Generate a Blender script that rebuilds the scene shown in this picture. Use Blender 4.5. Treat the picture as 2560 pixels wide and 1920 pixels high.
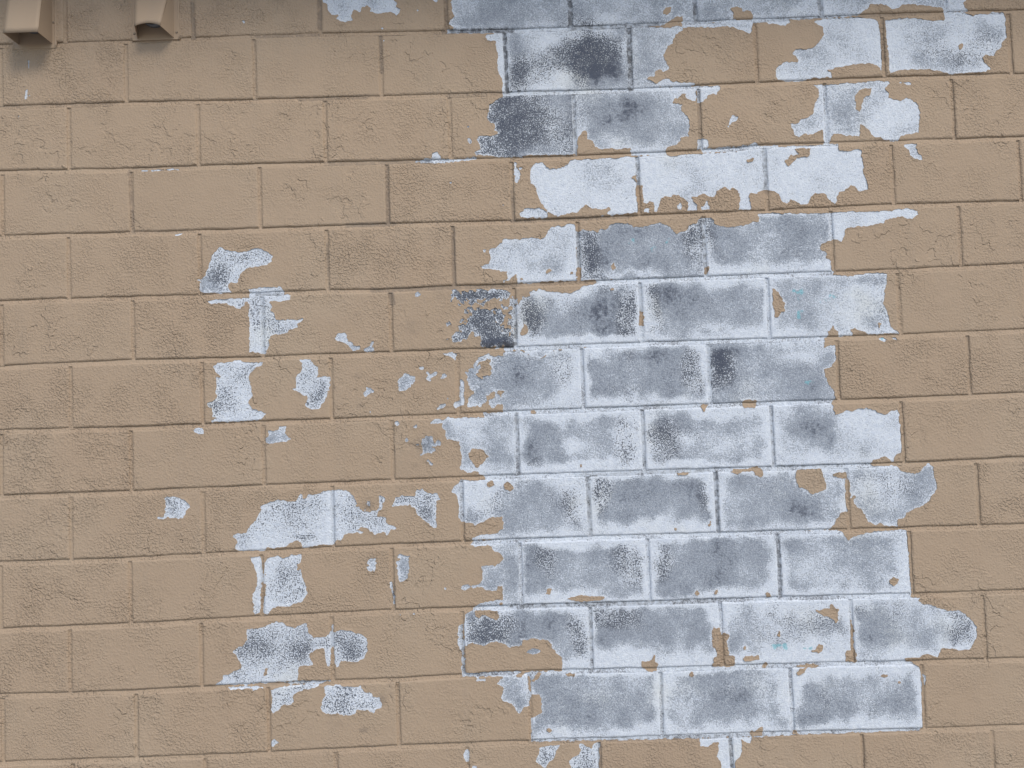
import bpy, math
import numpy as np
from mathutils import Matrix, Vector

for _o in list(bpy.data.objects):
    bpy.data.objects.remove(_o, do_unlink=True)
scene = bpy.context.scene
R = math.radians

# ---------------------------------------------------------------- camera
cam_data = bpy.data.cameras.new("camera")
cam = bpy.data.objects.new("camera", cam_data)
scene.collection.objects.link(cam)
scene.camera = cam
cam_data.sensor_width = 36.0
cam_data.lens = 36.0 * 1923.0 / 2560.0
cam_data.clip_start = 0.05
cam_data.clip_end = 3000.0
_ax = Vector((0.038537, 0.035505, -0.003407))
_rot = Matrix.Rotation(_ax.length, 3, _ax.normalized()) @ Matrix(((1, 0, 0), (0, 0, -1), (0, 1, 0)))
cam.matrix_world = Matrix.Translation((0.0, -2.42003, 1.41881)) @ _rot.to_4x4()

# ---------------------------------------------------------------- sky, sun, exposure
SUN = Vector((0.50, -1.0, 1.25)).normalized()          # from the wall towards the sun
world = bpy.data.worlds.new("World")
scene.world = world
world.use_nodes = True
wn = world.node_tree.nodes
wl = world.node_tree.links
wn.clear()
w_out = wn.new("ShaderNodeOutputWorld")
w_bg = wn.new("ShaderNodeBackground")
w_sky = wn.new("ShaderNodeTexSky")
w_sky.sky_type = 'NISHITA'
w_sky.sun_disc = False
w_sky.sun_elevation = math.asin(SUN.z)
w_sky.sun_rotation = math.atan2(SUN.x, SUN.y)
w_sky.air_density = 1.0
w_sky.dust_density = 1.0
w_bg.inputs["Strength"].default_value = 0.10
wl.new(w_sky.outputs[0], w_bg.inputs[0])
wl.new(w_bg.outputs[0], w_out.inputs[0])

sun_data = bpy.data.lights.new("sun", 'SUN')
sun_data.energy = 1.5
sun_data.angle = R(22.0)
sun_data.color = (1.0, 0.945, 0.86)
sun = bpy.data.objects.new("sun", sun_data)
scene.collection.objects.link(sun)
sun.location = SUN * 12
sun.rotation_euler = SUN.to_track_quat('Z', 'Y').to_euler()

scene.view_settings.view_transform = 'Standard'
scene.view_settings.look = 'None'
scene.view_settings.gamma = 1.0
scene.view_settings.use_curve_mapping = False
scene.view_settings.exposure = 0.76

# wall plan in millimetres: x along the wall from the camera's foot, z above the ground
BEDS = {
 1: [[-1218,2652],[-885,2654],[-770,2653],[-566,2654],[-159,2648],[50,2646],[421,2649],[641,2651],[873,2653],[1245,2656],[1697,2654]],
 2: [[-1589,2451],[-1185,2451],[-774,2446],[-372,2443],[31,2441],[420,2438],[822,2446],[1238,2450],[1685,2445]],
 3: [[-1592,2243],[-1181,2237],[-779,2238],[-363,2233],[33,2228],[433,2230],[634,2233],[853,2243],[1226,2241],[1672,2241]],
 4: [[-1594,2036],[-1172,2032],[-784,2030],[-361,2030],[28,2027],[433,2030],[840,2031],[1248,2038],[1659,2034]],
 5: [[-1596,1828],[-1376,1828],[-1176,1826],[-788,1824],[-562,1826],[-360,1821],[-159,1826],[21,1824],[424,1826],[830,1828],[1233,1828],[1647,1834]],
 6: [[-1598,1622],[-1175,1627],[-793,1621],[-363,1624],[14,1623],[423,1625],[820,1622],[1245,1621],[1634,1624]],
 7: [[-1600,1420],[-1190,1416],[-798,1419],[-373,1419],[7,1422],[411,1423],[813,1422],[1230,1421],[1622,1424]],
 8: [[-1602,1216],[-1190,1216],[-802,1219],[-375,1221],[0,1222],[414,1221],[803,1219],[1232,1217],[1610,1222]],
 9: [[-1604,1010],[-1197,1009],[-807,1015],[-381,1021],[-7,1023],[419,1021],[794,1019],[1218,1015],[1597,1013]],
 10: [[-1606,805],[-1193,806],[-811,813],[-383,818],[-15,818],[418,815],[784,814],[1232,809],[1584,809]],
 11: [[-1608,603],[-1189,601],[-816,607],[-379,608],[-22,616],[438,609],[774,607],[1206,603],[1571,599]],
 12: [[-1610,397],[-1190,396],[-821,397],[-377,403],[-30,403],[436,400],[764,400],[1245,394],[1559,394]],
}
HEADS = {
 0: [-1379,-970,-563,-159,240,642,1046,1446],
 1: [-1586,-1187,-777,-373,25,425,829,1238,1647],
 2: [-1372,-961,-556,-159,238,639,1043,1451],
 3: [-1585,-1177,-769,-364,32,434,841,1246,1652],
 4: [-1378,-964,-561,-162,235,637,1042,1449],
 5: [-1592,-1178,-771,-365,26,426,829,1244],
 6: [-1377,-964,-559,-160,233,632,1039,1453],
 7: [-1596,-1191,-776,-372,19,416,822,1233],
 8: [-1382,-969,-565,-160,237,637,1049,1458],
 9: [-1603,-1200,-791,-384,16,415,823,1236],
 10: [-1390,-983,-577,-172,227,634,1041,1454],
 11: [-1600,-1188,-779,-378,30,437,842,1251],
 12: [-1386,-978,-575,-170,239,647,1054,1458],
}
# where the tan coat has peeled ('E') and where it still holds ('P'), outlines laid in order
PEEL = [
('E',[-557,2781,-552,2758,-539,2750,-538,2727,-523,2715,-507,2715,-511,2702,-494,2692,-476,2690,-459,2696,-462,2713,-453,2728,-434,2722,-430,2735,-411,2740,-401,2734,-403,2721,-375,2716,-353,2717,-334,2720,-318,2706,-306,2715,-305,2729,-317,2735,-317,2750,-326,2758,-329,2773]),
('E',[-203,2761,-200,2748,-187,2745,-182,2761]),
('E',[-258,2723,-250,2728,-244,2719,-251,2715]),
('E',[-137,2774,-140,2744,-138,2713,-132,2698,-146,2689,-152,2678,-147,2666,-132,2660,-158,2657,-158,2644,-32,2638,82,2630,87,2767]),
('E',[-38,2634,-29,2615,-4,2611,-3,2588,2,2569,0,2512,11,2493,19,2463,18,2448,76,2446,83,2657,8,2637,-6,2639,-29,2636]),
('E',[25,2769,20,2636,50,2641,422,2643,645,2647,905,2647,910,2738]),
('P',[535,2692,545,2702,566,2705,559,2688,549,2679,537,2683]),
('P',[545,2654,556,2660,571,2665,575,2672,598,2672,601,2656,582,2653,608,2648,585,2640,533,2638,526,2644]),
('P',[751,2693,770,2698,788,2693,791,2680,807,2684,817,2679,826,2658,794,2655,764,2660,762,2679]),
('E',[21,2659,13,2440,43,2443,413,2442,436,2445,628,2446,629,2451,621,2456,570,2460,551,2463,548,2473,533,2471,514,2459,499,2458,489,2469,477,2470,480,2476,496,2478,504,2484,503,2498,520,2502,530,2493,549,2505,544,2516,536,2532,533,2547,539,2562,547,2577,564,2585,567,2602,573,2614,596,2626,598,2641,533,2638,422,2648]),
('E',[597,2649,596,2634,644,2634,681,2631,737,2636,767,2628,783,2621,792,2617,807,2606,814,2609,822,2616,824,2643,872,2645,873,2654]),
('E',[14,2450,13,2431,413,2429,598,2428,650,2430,710,2437,706,2445,673,2444,628,2447]),
('E',[75,2435,1,2426,-14,2415,-31,2406,-34,2386,-40,2367,-31,2348,-13,2344,-17,2325,-6,2317,-11,2308,-25,2303,-44,2307,-66,2308,-77,2294,-67,2282,-62,2263,-82,2256,-79,2245,-57,2244,-39,2240,-6,2235,68,2233]),
('E',[-105,2300,-96,2304,-90,2292,-96,2282,-103,2291]),
('E',[-105,2340,-100,2344,-96,2339,-101,2335]),
('E',[13,2448,76,2448,75,2429,12,2430]),
('E',[-221,2239,-217,2256,-206,2261,-195,2253,-191,2237]),
('E',[-271,2235,-234,2240,-190,2237,-131,2235,-79,2240,-79,2233,-153,2225,-213,2223,-271,2229]),
('E',[-1158,2233,-1103,2234,-1030,2234,-1026,2231,-1114,2229]),
('E',[-1041,2023,-1015,2027,-1023,2022,-1039,2019]),
('E',[-168,2159,-163,2164,-158,2158,-163,2153]),
('E',[-811,2704,-806,2709,-802,2704,-806,2700]),
('E',[-365,2625,-361,2629,-357,2625,-361,2621]),
('E',[-369,2665,-365,2669,-361,2664,-366,2660]),
('E',[-5,2081,2,2087,8,2080,2,2074]),
('E',[-1499,2605,-1491,2601,-1494,2575,-1498,2571]),
('E',[-1510,2474,-1507,2504,-1500,2508,-1502,2474]),
('E',[-1498,2485,-1493,2490,-1487,2485,-1493,2480]),
('E',[-1535,2421,-1531,2425,-1527,2420,-1531,2416]),
('E',[-1507,2422,-1503,2425,-1500,2421,-1503,2418]),
('E',[-1515,2516,-1511,2519,-1508,2515,-1511,2512]),
('E',[13,2437,6,2238,36,2239,237,2236,242,2230,248,2294,260,2304,271,2319,278,2304,279,2285,296,2277,302,2258,320,2250,416,2249,412,2239,527,2237,529,2248,553,2255,572,2266,575,2279,601,2281,606,2326,598,2349,584,2364,581,2380,589,2387,552,2389,560,2403,575,2410,583,2420,597,2418,597,2405,630,2393,633,2434,413,2438]),
('E',[635,2436,633,2391,648,2392,664,2403,671,2414,694,2415,707,2428,710,2441]),
('E',[735,2337,746,2344,761,2340,758,2330,741,2320,729,2303,725,2309,733,2322]),
('E',[628,2269,643,2276,665,2266,664,2244,627,2239]),
('E',[790,2247,809,2257,823,2251,830,2244,886,2245,885,2225,641,2228,641,2241]),
('E',[416,2243,415,2226,530,2226,529,2239]),
('E',[93,2198,109,2213,131,2212,141,2200,156,2192,182,2193,212,2205,223,2220,293,2219,426,2224,530,2228,544,2218,574,2224,700,2227,885,2229,878,2088,109,2115,109,2127,102,2142,91,2148,91,2172]),
('E',[42,2219,40,2159,47,2151,59,2164,61,2184,56,2199,69,2203,69,2195,54,2192,49,2203,52,2218]),
('P',[416,2155,429,2166,430,2141]),
('P',[426,2125,444,2126,443,2093,423,2094]),
('P',[782,2200,804,2203,800,2196,785,2192]),
('P',[825,2143,832,2161,849,2161,852,2079,827,2102,822,2124]),
('P',[675,2085,679,2103,706,2113,724,2104,731,2111,746,2105,754,2082]),
('E',[108,2142,109,2116,119,2097,122,2080,140,2063,147,2050,169,2043,176,2034,334,2036,422,2042,432,2040,428,2131]),
('P',[176,2038,206,2048,235,2048,250,2063,266,2076,283,2060,320,2055,335,2064,341,2054,328,2038,249,2031,183,2030]),
('E',[55,2055,70,2069,114,2067,136,2057,143,2046,139,2035,65,2038,53,2047]),
('P',[428,2131,425,2101,431,2071,428,2036,455,2035,449,2052,442,2067,446,2082,448,2130]),
('E',[448,2130,448,2074,457,2069,468,2077,481,2075,484,2062,480,2042,489,2043,497,2065,505,2084,517,2091,535,2090,550,2097,564,2089,582,2077,589,2066,588,2044,618,2044,619,2061,608,2074,598,2088,620,2087,639,2096,656,2086,675,2080,681,2092,680,2122]),
('E',[554,2058,565,2070,570,2057,568,2045,559,2046]),
('E',[629,2053,644,2060,650,2075,657,2056,660,2045,632,2044]),
('E',[448,2045,456,2059,467,2053,463,2042]),
('E',[754,2120,756,2086,752,2042,791,2038,790,2063,784,2081,786,2094,823,2087,828,2117]),
('E',[847,2741,843,2644,873,2649,1037,2651,1163,2656,1171,2665,1194,2678,1203,2692,1225,2690,1240,2691,1258,2685,1269,2673,1287,2674,1307,2685,1333,2688,1359,2681,1396,2676,1435,2673,1436,2662,1443,2660,1525,2658,1520,2663,1504,2673,1503,2684,1516,2699,1518,2718]),
('E',[869,2645,872,2637,928,2632,943,2639,944,2652,869,2655]),
('E',[1014,2640,1043,2624,1052,2597,1037,2579,1032,2568,1017,2561,1005,2551,957,2552,947,2540,943,2533,958,2529,965,2517,959,2510,922,2513,899,2502,889,2489,890,2471,893,2455,919,2451,974,2449,1012,2459,1034,2456,1068,2457,1066,2472,1054,2482,1088,2488,1118,2493,1148,2497,1174,2495,1192,2500,1214,2490,1226,2474,1230,2478,1231,2591,1224,2640,1163,2652,1059,2652]),
('E',[1248,2636,1289,2642,1319,2643,1368,2639,1393,2633,1438,2629,1440,2663,1507,2657,1535,2641,1551,2650,1581,2647,1600,2656,1633,2649,1636,2634,1635,2566,1620,2555,1615,2532,1595,2522,1591,2509,1573,2511,1560,2517,1556,2489,1578,2473,1577,2466,1562,2459,1532,2460,1502,2457,1443,2455,1417,2462,1399,2468,1366,2473,1321,2473,1288,2474,1261,2467,1254,2462,1253,2515,1249,2590]),
('P',[1478,2547,1497,2557,1492,2540,1486,2531,1481,2533]),
('E',[1009,2434,1021,2421,1024,2398,1008,2376,1005,2357,1000,2339,979,2326,961,2323,945,2311,928,2311,930,2300,938,2288,936,2275,952,2267,969,2276,995,2273,1029,2289,1032,2240,1049,2238,1056,2262,1065,2273,1084,2274,1113,2266,1146,2262,1152,2302,1163,2296,1177,2284,1191,2261,1213,2257,1223,2247,1271,2243,1278,2258,1313,2268,1336,2267,1342,2308,1345,2331,1339,2357,1323,2377,1305,2383,1282,2374,1264,2380,1247,2385,1247,2402,1236,2410,1252,2432,1249,2439,1197,2441,1152,2437,1085,2436]),
('P',[1140,2394,1154,2412,1173,2417,1192,2417,1187,2396,1168,2388,1159,2367,1154,2341,1142,2353,1139,2368]),
('E',[1280,2433,1286,2438,1291,2432,1285,2429]),
('E',[1296,2432,1324,2431,1318,2420,1307,2424]),
('E',[823,2240,890,2240,997,2240,1031,2242,1079,2242,1077,2220,1111,2217,1141,2223,1153,2221,1149,2199,1156,2169,1151,2150,1161,2124,1165,2090,1137,2085,1127,2099,1112,2107,1101,2098,1082,2086,1067,2082,816,2090]),
('P',[894,2206,902,2192,917,2199,922,2209,951,2211,944,2221,937,2230,956,2232,987,2227,981,2205,962,2203,943,2202,932,2188,916,2173,906,2185]),
('E',[1280,2232,1328,2234,1329,2215,1337,2196,1349,2179,1320,2182,1304,2195,1301,2216]),
('E',[878,2115,880,2085,892,2059,905,2057,918,2067,933,2063,947,2050,971,2048,977,2060,981,2074,1004,2089,1019,2088,1033,2073,1045,2057,1056,2048,1061,2053,1066,2075,1078,2090,1083,2108]),
('P',[813,2095,839,2102,868,2095,880,2085,892,2055,844,2057,823,2073]),
('E',[-3,1975,26,1970,63,1973,89,1974,118,1969,133,1974,141,1991,152,2003,175,2010,193,2007,204,2012,219,2016,228,2010,229,1993,229,1893,225,1832,113,1833,76,1830,40,1833,35,1850,39,1863,26,1867,-7,1868]),
('E',[58,1967,-12,1961,-27,1946,-45,1943,-48,1929,-42,1917,-51,1895,-75,1889,-71,1881,-36,1878,-15,1868,3,1868,11,1875,5,1864,8,1847,-8,1842,-5,1835,10,1838,22,1852,55,1866]),
('P',[129,1862,142,1872,146,1866,132,1859]),
('P',[204,1861,211,1864,216,1853,205,1851]),
('P',[47,1846,55,1847,60,1838,49,1838]),
('E',[-66,1939,-61,1942,-60,1934,-65,1933]),
('E',[-59,1948,-52,1949,-52,1940,-58,1939]),
('E',[231,1993,225,1832,425,1829,637,1829,833,1829,865,1830,875,2022,823,2024,818,2002,793,1999,759,1989,718,1985,689,1990,671,1998,668,2011,661,2017,639,2018,620,2018,616,2002,590,1995,582,1981,548,1970,538,1982,524,1998,498,2008,476,2001,461,2000,443,1997,413,1998,395,2008,359,2013,340,2006,328,1993,310,1994,297,1983,284,1989,262,1992,251,1994]),
('P',[230,2008,252,2013,251,1994,240,1990,230,1990]),
('P',[230,1878,243,1870,241,1832,228,1831]),
('P',[632,1864,646,1864,648,1849,638,1836,633,1842]),
('P',[335,1875,346,1882,352,1867,341,1857]),
('E',[813,2025,843,2027,953,2022,1043,2020,1100,2022,1211,2020,1267,2025,1293,2026,1318,2016,1319,2007,1298,1991,1265,2000,1239,1997,1211,1990,1209,1981,1172,1975,1098,1972,1086,1967,1082,1948,1076,1937,1073,1925,1059,1932,1044,1935,1022,1928,1007,1921,1004,1907,1020,1895,1019,1876,1035,1872,1038,1846,1043,1831,1042,1820,803,1819]),
('E',[285,1836,285,1817,424,1816,864,1814,865,1832,425,1833]),
('E',[86,1810,116,1807,148,1800,177,1793,207,1794,229,1803,248,1813,292,1824,424,1822,865,1821,855,1613,416,1622,-15,1622,-14,1670,19,1669,26,1753,23,1782,41,1774,60,1777,75,1792]),
('P',[43,1682,53,1697,66,1694,70,1678,63,1663,45,1666]),
('P',[332,1805,347,1805,346,1796,331,1797]),
('P',[422,1731,433,1724,433,1683,418,1684]),
('E',[-167,1815,-75,1813,-2,1813,12,1801,12,1785,-21,1782,-58,1778,-77,1769,-95,1768,-117,1771,-139,1770,-161,1772,-175,1782,-160,1792,-167,1800]),
('E',[-286,1808,-277,1812,-265,1805,-277,1798,-285,1798]),
('E',[-121,1765,-103,1757,-96,1746,-74,1753,-55,1752,-37,1748,-22,1758,-8,1763,-1,1750,-5,1732,-13,1714,-21,1703,-3,1688,5,1706,6,1720,9,1713,7,1665,15,1661,44,1664,42,1626,-27,1630,-63,1629,-85,1636,-88,1658,-106,1678,-117,1673,-124,1659,-143,1656,-158,1645,-172,1650,-190,1661,-171,1673,-153,1689,-152,1708,-133,1718,-118,1732,-121,1751]),
('E',[-192,1713,-185,1716,-171,1697,-178,1693,-189,1703]),
('E',[13,1783,8,1627,33,1626,39,1782]),
('E',[-967,1865,-964,1872,-973,1876,-960,1881,-949,1890,-941,1908,-935,1926,-925,1948,-918,1963,-907,1972,-899,1981,-888,1973,-863,1965,-834,1960,-808,1963,-797,1970,-778,1973,-768,1969,-753,1959,-731,1943,-737,1936,-734,1927,-750,1916,-776,1912,-805,1911,-831,1897,-839,1879,-850,1861,-865,1869,-876,1858,-873,1843,-866,1834,-902,1831,-939,1835,-959,1835,-968,1843]),
('E',[-810,1841,-788,1842,-766,1847,-726,1845,-715,1848,-706,1841,-701,1828,-699,1822,-679,1818,-683,1803,-716,1799,-749,1802,-740,1783,-744,1769,-731,1761,-725,1742,-703,1740,-681,1741,-663,1737,-644,1743,-639,1739,-659,1725,-660,1713,-682,1708,-700,1696,-718,1693,-737,1693,-748,1688,-752,1659,-760,1637,-793,1639,-814,1643,-811,1782,-810,1819]),
('E',[-941,1807,-928,1812,-866,1814,-819,1814,-757,1812,-761,1634,-801,1639,-806,1709,-811,1746,-816,1764,-808,1789,-819,1801,-830,1787,-841,1780,-856,1786,-881,1796,-910,1799,-929,1796]),
('E',[-544,1677,-531,1690,-514,1693,-505,1683,-504,1669,-486,1657,-479,1649,-462,1649,-465,1638,-487,1635,-497,1645,-511,1658,-529,1666,-542,1670]),
('E',[-457,1636,-450,1643,-435,1646,-427,1662,-420,1662,-424,1648,-419,1631,-443,1630]),
('E',[803,1823,1042,1826,1053,1822,1097,1816,1127,1821,1186,1823,1213,1820,1208,1789,1199,1763,1199,1741,1195,1726,1205,1700,1211,1678,1210,1660,1216,1646,1231,1639,1241,1629,1190,1629,1142,1629,1124,1639,1110,1645,1096,1651,1086,1646,1094,1627,1050,1625,1044,1640,1035,1647,1030,1666,1024,1648,1014,1643,1014,1626,1002,1622,793,1619]),
('P',[845,1783,856,1782,870,1760,880,1737,880,1712,867,1710,857,1692,848,1696,845,1731]),
('P',[1174,1668,1183,1659,1176,1645]),
('E',[1171,1617,1189,1617,1200,1610,1192,1604,1178,1607]),
('E',[1213,1617,1226,1618,1228,1609,1216,1609]),
('E',[-929,1600,-914,1612,-874,1612,-845,1619,-823,1610,-787,1609,-772,1610,-771,1598,-794,1591,-809,1577,-817,1563,-814,1519,-916,1523,-912,1544,-904,1566,-918,1581]),
('E',[-919,1567,-920,1523,-916,1501,-935,1489,-949,1486,-950,1477,-935,1469,-932,1443,-916,1439,-940,1433,-936,1425,-874,1425,-802,1426,-780,1429,-765,1447,-776,1454,-805,1461,-819,1479,-822,1490,-806,1504,-810,1526,-817,1563]),
('E',[-670,1514,-669,1558,-648,1582,-648,1601,-653,1612,-622,1612,-613,1596,-597,1588,-602,1555,-591,1540,-576,1554,-563,1554,-563,1510]),
('E',[-667,1558,-664,1525,-684,1522,-679,1515,-665,1514,-650,1501,-636,1498,-632,1487,-640,1473,-640,1464,-626,1456,-599,1453,-582,1478,-570,1496,-567,1554]),
('E',[-351,1532,-347,1546,-325,1551,-310,1559,-303,1548,-285,1533,-300,1526,-323,1502,-345,1502]),
('E',[-261,1539,-257,1552,-241,1555,-228,1553,-230,1542,-249,1537]),
('E',[-211,1538,-204,1559,-197,1561,-198,1544,-205,1534]),
('E',[-285,1559,-281,1577,-274,1576,-278,1558]),
('E',[-203,1616,-177,1617,-162,1613,-167,1595,-177,1602,-199,1610]),
('E',[-459,1496,-453,1514,-448,1526,-439,1517,-426,1506,-432,1498,-445,1493,-452,1488]),
('E',[-230,1444,-215,1454,-200,1461,-199,1452,-215,1443,-226,1439]),
('E',[-179,1451,-167,1464,-156,1467,-159,1449,-170,1442]),
('E',[-199,1485,-195,1483,-191,1472,-196,1470]),
('E',[-441,1439,-437,1442,-434,1438,-438,1435]),
('E',[-135,1553,-124,1564,-113,1571,-101,1592,-86,1603,-60,1609,-42,1601,-20,1604,2,1607,46,1611,41,1489,-119,1494,-129,1524]),
('P',[-94,1581,-83,1588,-57,1591,-53,1569,-50,1550,-63,1536,-85,1537,-99,1545,-93,1559]),
('E',[-118,1538,-110,1505,-112,1487,-127,1477,-132,1444,-88,1444,-76,1460,-69,1478,-50,1492,-31,1499,-21,1491,-7,1469,4,1457,-4,1436,2,1425,39,1418,43,1533]),
('E',[-70,1446,-62,1463,-39,1485,-25,1473,-18,1458,-33,1444,-55,1443]),
('E',[-154,1529,-140,1528,-142,1448,-159,1449]),
('E',[-15,1633,-16,1615,46,1616,61,1605,86,1597,100,1589,115,1592,123,1603,145,1613,233,1617,416,1616,635,1617,855,1617,855,1621,416,1629]),
('E',[-16,1615,46,1616,61,1605,86,1597,100,1589,115,1592,123,1603,145,1613,233,1621,416,1622,636,1625,855,1624,847,1460,-20,1491]),
('E',[-18,1535,-23,1411,845,1409,849,1504]),
('E',[794,1628,1003,1626,997,1592,1019,1597,1038,1598,1036,1556,1020,1531,997,1524,1000,1498,1001,1455,786,1462]),
('E',[788,1506,1003,1499,1006,1471,1020,1460,1024,1447,1025,1428,1016,1423,1014,1414,1023,1379,1038,1384,1060,1391,1078,1388,1100,1398,1133,1395,1148,1389,1158,1380,1183,1374,1198,1384,1220,1388,1225,1370,1222,1349,1227,1341,1228,1254,1209,1249,1198,1237,1199,1226,1186,1234,1171,1243,1150,1235,1136,1235,1128,1221,1131,1214,1210,1213,1217,1198,1239,1192,1264,1186,1279,1189,1290,1203,1302,1215,1310,1217,1322,1207,1324,1178,1330,1156,1330,1136,1311,1113,1303,1099,1280,1084,1254,1074,1232,1066,1224,1051,1216,1046,1202,1047,1200,1023,1186,1024,1157,1030,1143,1036,1132,1031,1111,1041,1097,1063,1087,1082,1070,1093,1065,1111,1077,1122,1071,1124,1056,1115,1049,1112,1047,1076,1021,1070,1013,1055,1001,1034,982,1021,764,1014]),
('P',[886,1194,898,1211,930,1212,970,1212,973,1194,981,1176,982,1147,956,1137,934,1134,924,1149,899,1157,892,1172]),
('P',[1004,1191,1028,1198,1050,1197,1052,1177,1034,1177,1013,1185]),
('P',[1046,1173,1056,1173,1057,1112,1055,1022,1044,1022,1047,1076,1042,1112]),
('E',[-22,1429,846,1428,818,861,-41,892]),
('P',[65,1426,83,1427,81,1415,65,1416]),
('P',[601,1425,625,1425,616,1412,611,1402,602,1413]),
('P',[736,1426,740,1437,777,1435,775,1408,757,1412,735,1411]),
('P',[212,1254,219,1254,216,1244]),
('P',[515,1214,533,1217,555,1214,544,1205,522,1207]),
('P',[686,1212,697,1219,744,1220,767,1226,784,1219,788,1201,778,1192,762,1198,759,1213,733,1212,707,1204]),
('P',[606,1050,615,1060,619,1050,611,1044]),
('P',[501,1042,515,1042,505,1033]),
('E',[-251,1397,-242,1408,-224,1413,-209,1407,-194,1414,-162,1412,-144,1412,-82,1411,-83,1424,39,1425,31,1221,-77,1221,-99,1231,-106,1240,-120,1242,-139,1238,-153,1247,-160,1246,-163,1257,-157,1285,-158,1314,-164,1336,-182,1342,-200,1347,-207,1360,-203,1374,-217,1385,-213,1396,-231,1397]),
('P',[-133,1299,-118,1313,-89,1310,-72,1286,-90,1268,-109,1253,-123,1266,-130,1284]),
('E',[-366,1402,-355,1410,-348,1401,-355,1392]),
('E',[-293,1332,-277,1344,-258,1360,-247,1350,-242,1335,-233,1350,-219,1338,-223,1329,-239,1324,-234,1313,-249,1303,-267,1305,-285,1301,-281,1315,-274,1324]),
('E',[-268,1284,-259,1285,-246,1270,-250,1265,-261,1274]),
('E',[-303,1390,-293,1397,-286,1386,-296,1381]),
('E',[-335,1346,-327,1351,-320,1347,-331,1343]),
('E',[-768,1354,-766,1369,-759,1379,-762,1394,-744,1393,-727,1394,-725,1403,-702,1405,-708,1385,-702,1375,-691,1366,-705,1356,-719,1358,-745,1352]),
('E',[-995,1399,-987,1409,-964,1408,-962,1390,-977,1389]),
('E',[-1091,1192,-1082,1197,-1053,1196,-1046,1191,-1028,1190,-1012,1175,-1010,1161,-1025,1147,-1029,1132,-1047,1126,-1058,1130,-1076,1134,-1090,1129,-1108,1128,-1114,1135,-1094,1138,-1086,1152,-1088,1167,-1086,1181]),
('E',[-884,1063,-875,1073,-853,1076,-821,1075,-812,1080,-822,1089,-816,1103,-798,1113,-773,1123,-775,1019,-847,1020,-862,1022,-876,1032,-865,1047,-868,1057]),
('E',[-834,1082,-805,1117,-793,1138,-786,1147,-789,1154,-782,1161,-760,1170,-734,1176,-706,1171,-677,1168,-671,1181,-663,1193,-655,1177,-644,1178,-640,1189,-615,1188,-596,1196,-571,1200,-553,1200,-535,1201,-513,1193,-499,1182,-489,1160,-482,1138,-457,1128,-435,1131,-421,1136,-413,1150,-420,1157,-418,1177,-405,1175,-393,1165,-408,1153,-412,1135,-423,1125,-425,1114,-403,1110,-393,1106,-400,1094,-393,1086,-373,1082,-364,1083,-366,1073,-387,1068,-394,1057,-412,1062,-430,1059,-448,1065,-455,1079,-480,1082,-488,1073,-466,1067,-477,1060,-491,1065,-517,1065,-529,1061,-539,1041,-553,1045,-566,1030,-604,1031,-626,1028,-662,1024,-667,1040,-680,1048,-698,1041,-709,1031,-752,1027,-785,1028,-835,1025]),
('E',[-379,1143,-365,1170,-347,1175,-307,1171,-301,1191,-281,1196,-276,1185,-260,1180,-235,1181,-228,1158,-239,1154,-242,1111,-241,1079,-247,1068,-263,1083,-288,1102,-302,1117,-305,1132,-319,1139,-323,1148,-344,1144,-366,1141]),
('E',[-463,1159,-447,1158,-438,1147,-451,1140]),
('E',[-163,1217,-172,1206,-187,1196,-191,1180,-180,1178,-174,1165,-169,1134,-172,1102,-167,1087,-154,1087,-144,1084,-122,1076,-100,1081,-85,1093,-60,1099,-24,1096,-15,1082,-17,1071,-36,1061,-51,1049,-73,1044,-109,1047,-127,1035,-133,1028,-113,1028,24,1026,32,1226,-77,1226,-85,1219,-81,1214]),
('P',[-78,1206,-63,1210,-56,1198,-68,1190,-78,1196]),
('P',[-27,1197,-16,1208,-1,1196,5,1185,-6,1177,-24,1186]),
('E',[-139,1014,-128,1025,25,1032,24,1001,-74,1008,-85,1012,-124,1008]),
('E',[-74,1008,-67,994,-49,986,-37,971,-47,957,-65,947,-94,950,-107,945,-98,923,-101,895,20,890,24,1019]),
('E',[-782,980,-771,994,-742,1002,-724,996,-706,997,-695,1007,-683,1000,-666,1006,-663,994,-669,979,-678,973,-678,955,-670,915,-787,919]),
('E',[-829,1005,-811,1001,-795,1001,-789,987,-789,919,-799,920,-816,978]),
('E',[-467,979,-447,984,-434,978,-431,964,-435,944,-448,943,-460,949,-460,965]),
('E',[-367,987,-356,995,-338,991,-328,985,-335,967,-329,946,-337,921,-367,922,-370,962,-362,976]),
('E',[-367,937,-333,928,-348,911,-362,908,-367,919]),
('P',[-781,948,-770,953,-767,945,-780,942]),
('E',[765,1025,975,1020,1004,1018,1026,1017,1029,1004,1042,986,1044,978,1054,993,1083,1003,1112,1007,1142,1011,1189,1011,1215,1016,1229,1008,1230,961,1233,925,1231,846,757,864]),
('E',[759,907,1231,890,1234,814,1230,804,1257,799,1249,792,1268,777,1295,776,1324,765,1345,757,1374,758,1395,746,1412,729,1429,704,1429,675,1415,651,1407,639,1370,635,1335,641,1315,643,1309,630,1301,616,1283,622,1273,628,1254,621,1232,616,1200,614,1206,607,1224,603,1235,593,1248,582,1251,557,1245,402,1234,393,735,394]),
('P',[1166,860,1177,867,1194,859,1187,847,1176,841,1169,845]),
('P',[926,774,944,771,963,778,974,777,974,790,987,791,990,775,1004,773,998,759,999,739,989,734,979,749,958,753,940,764]),
('P',[800,712,810,723,817,708,814,696,805,694]),
('P',[911,648,924,654,935,670,948,664,943,647,934,640]),
('P',[1040,736,1046,721,1045,661,1051,628,1046,609,1017,612,1019,647,1034,647]),
('P',[857,579,870,596,892,597,884,585,866,573]),
('P',[1123,564,1132,569,1143,565,1135,557]),
('P',[1173,544,1183,550,1185,538,1176,538]),
('P',[840,395,841,408,852,408,857,394]),
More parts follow.
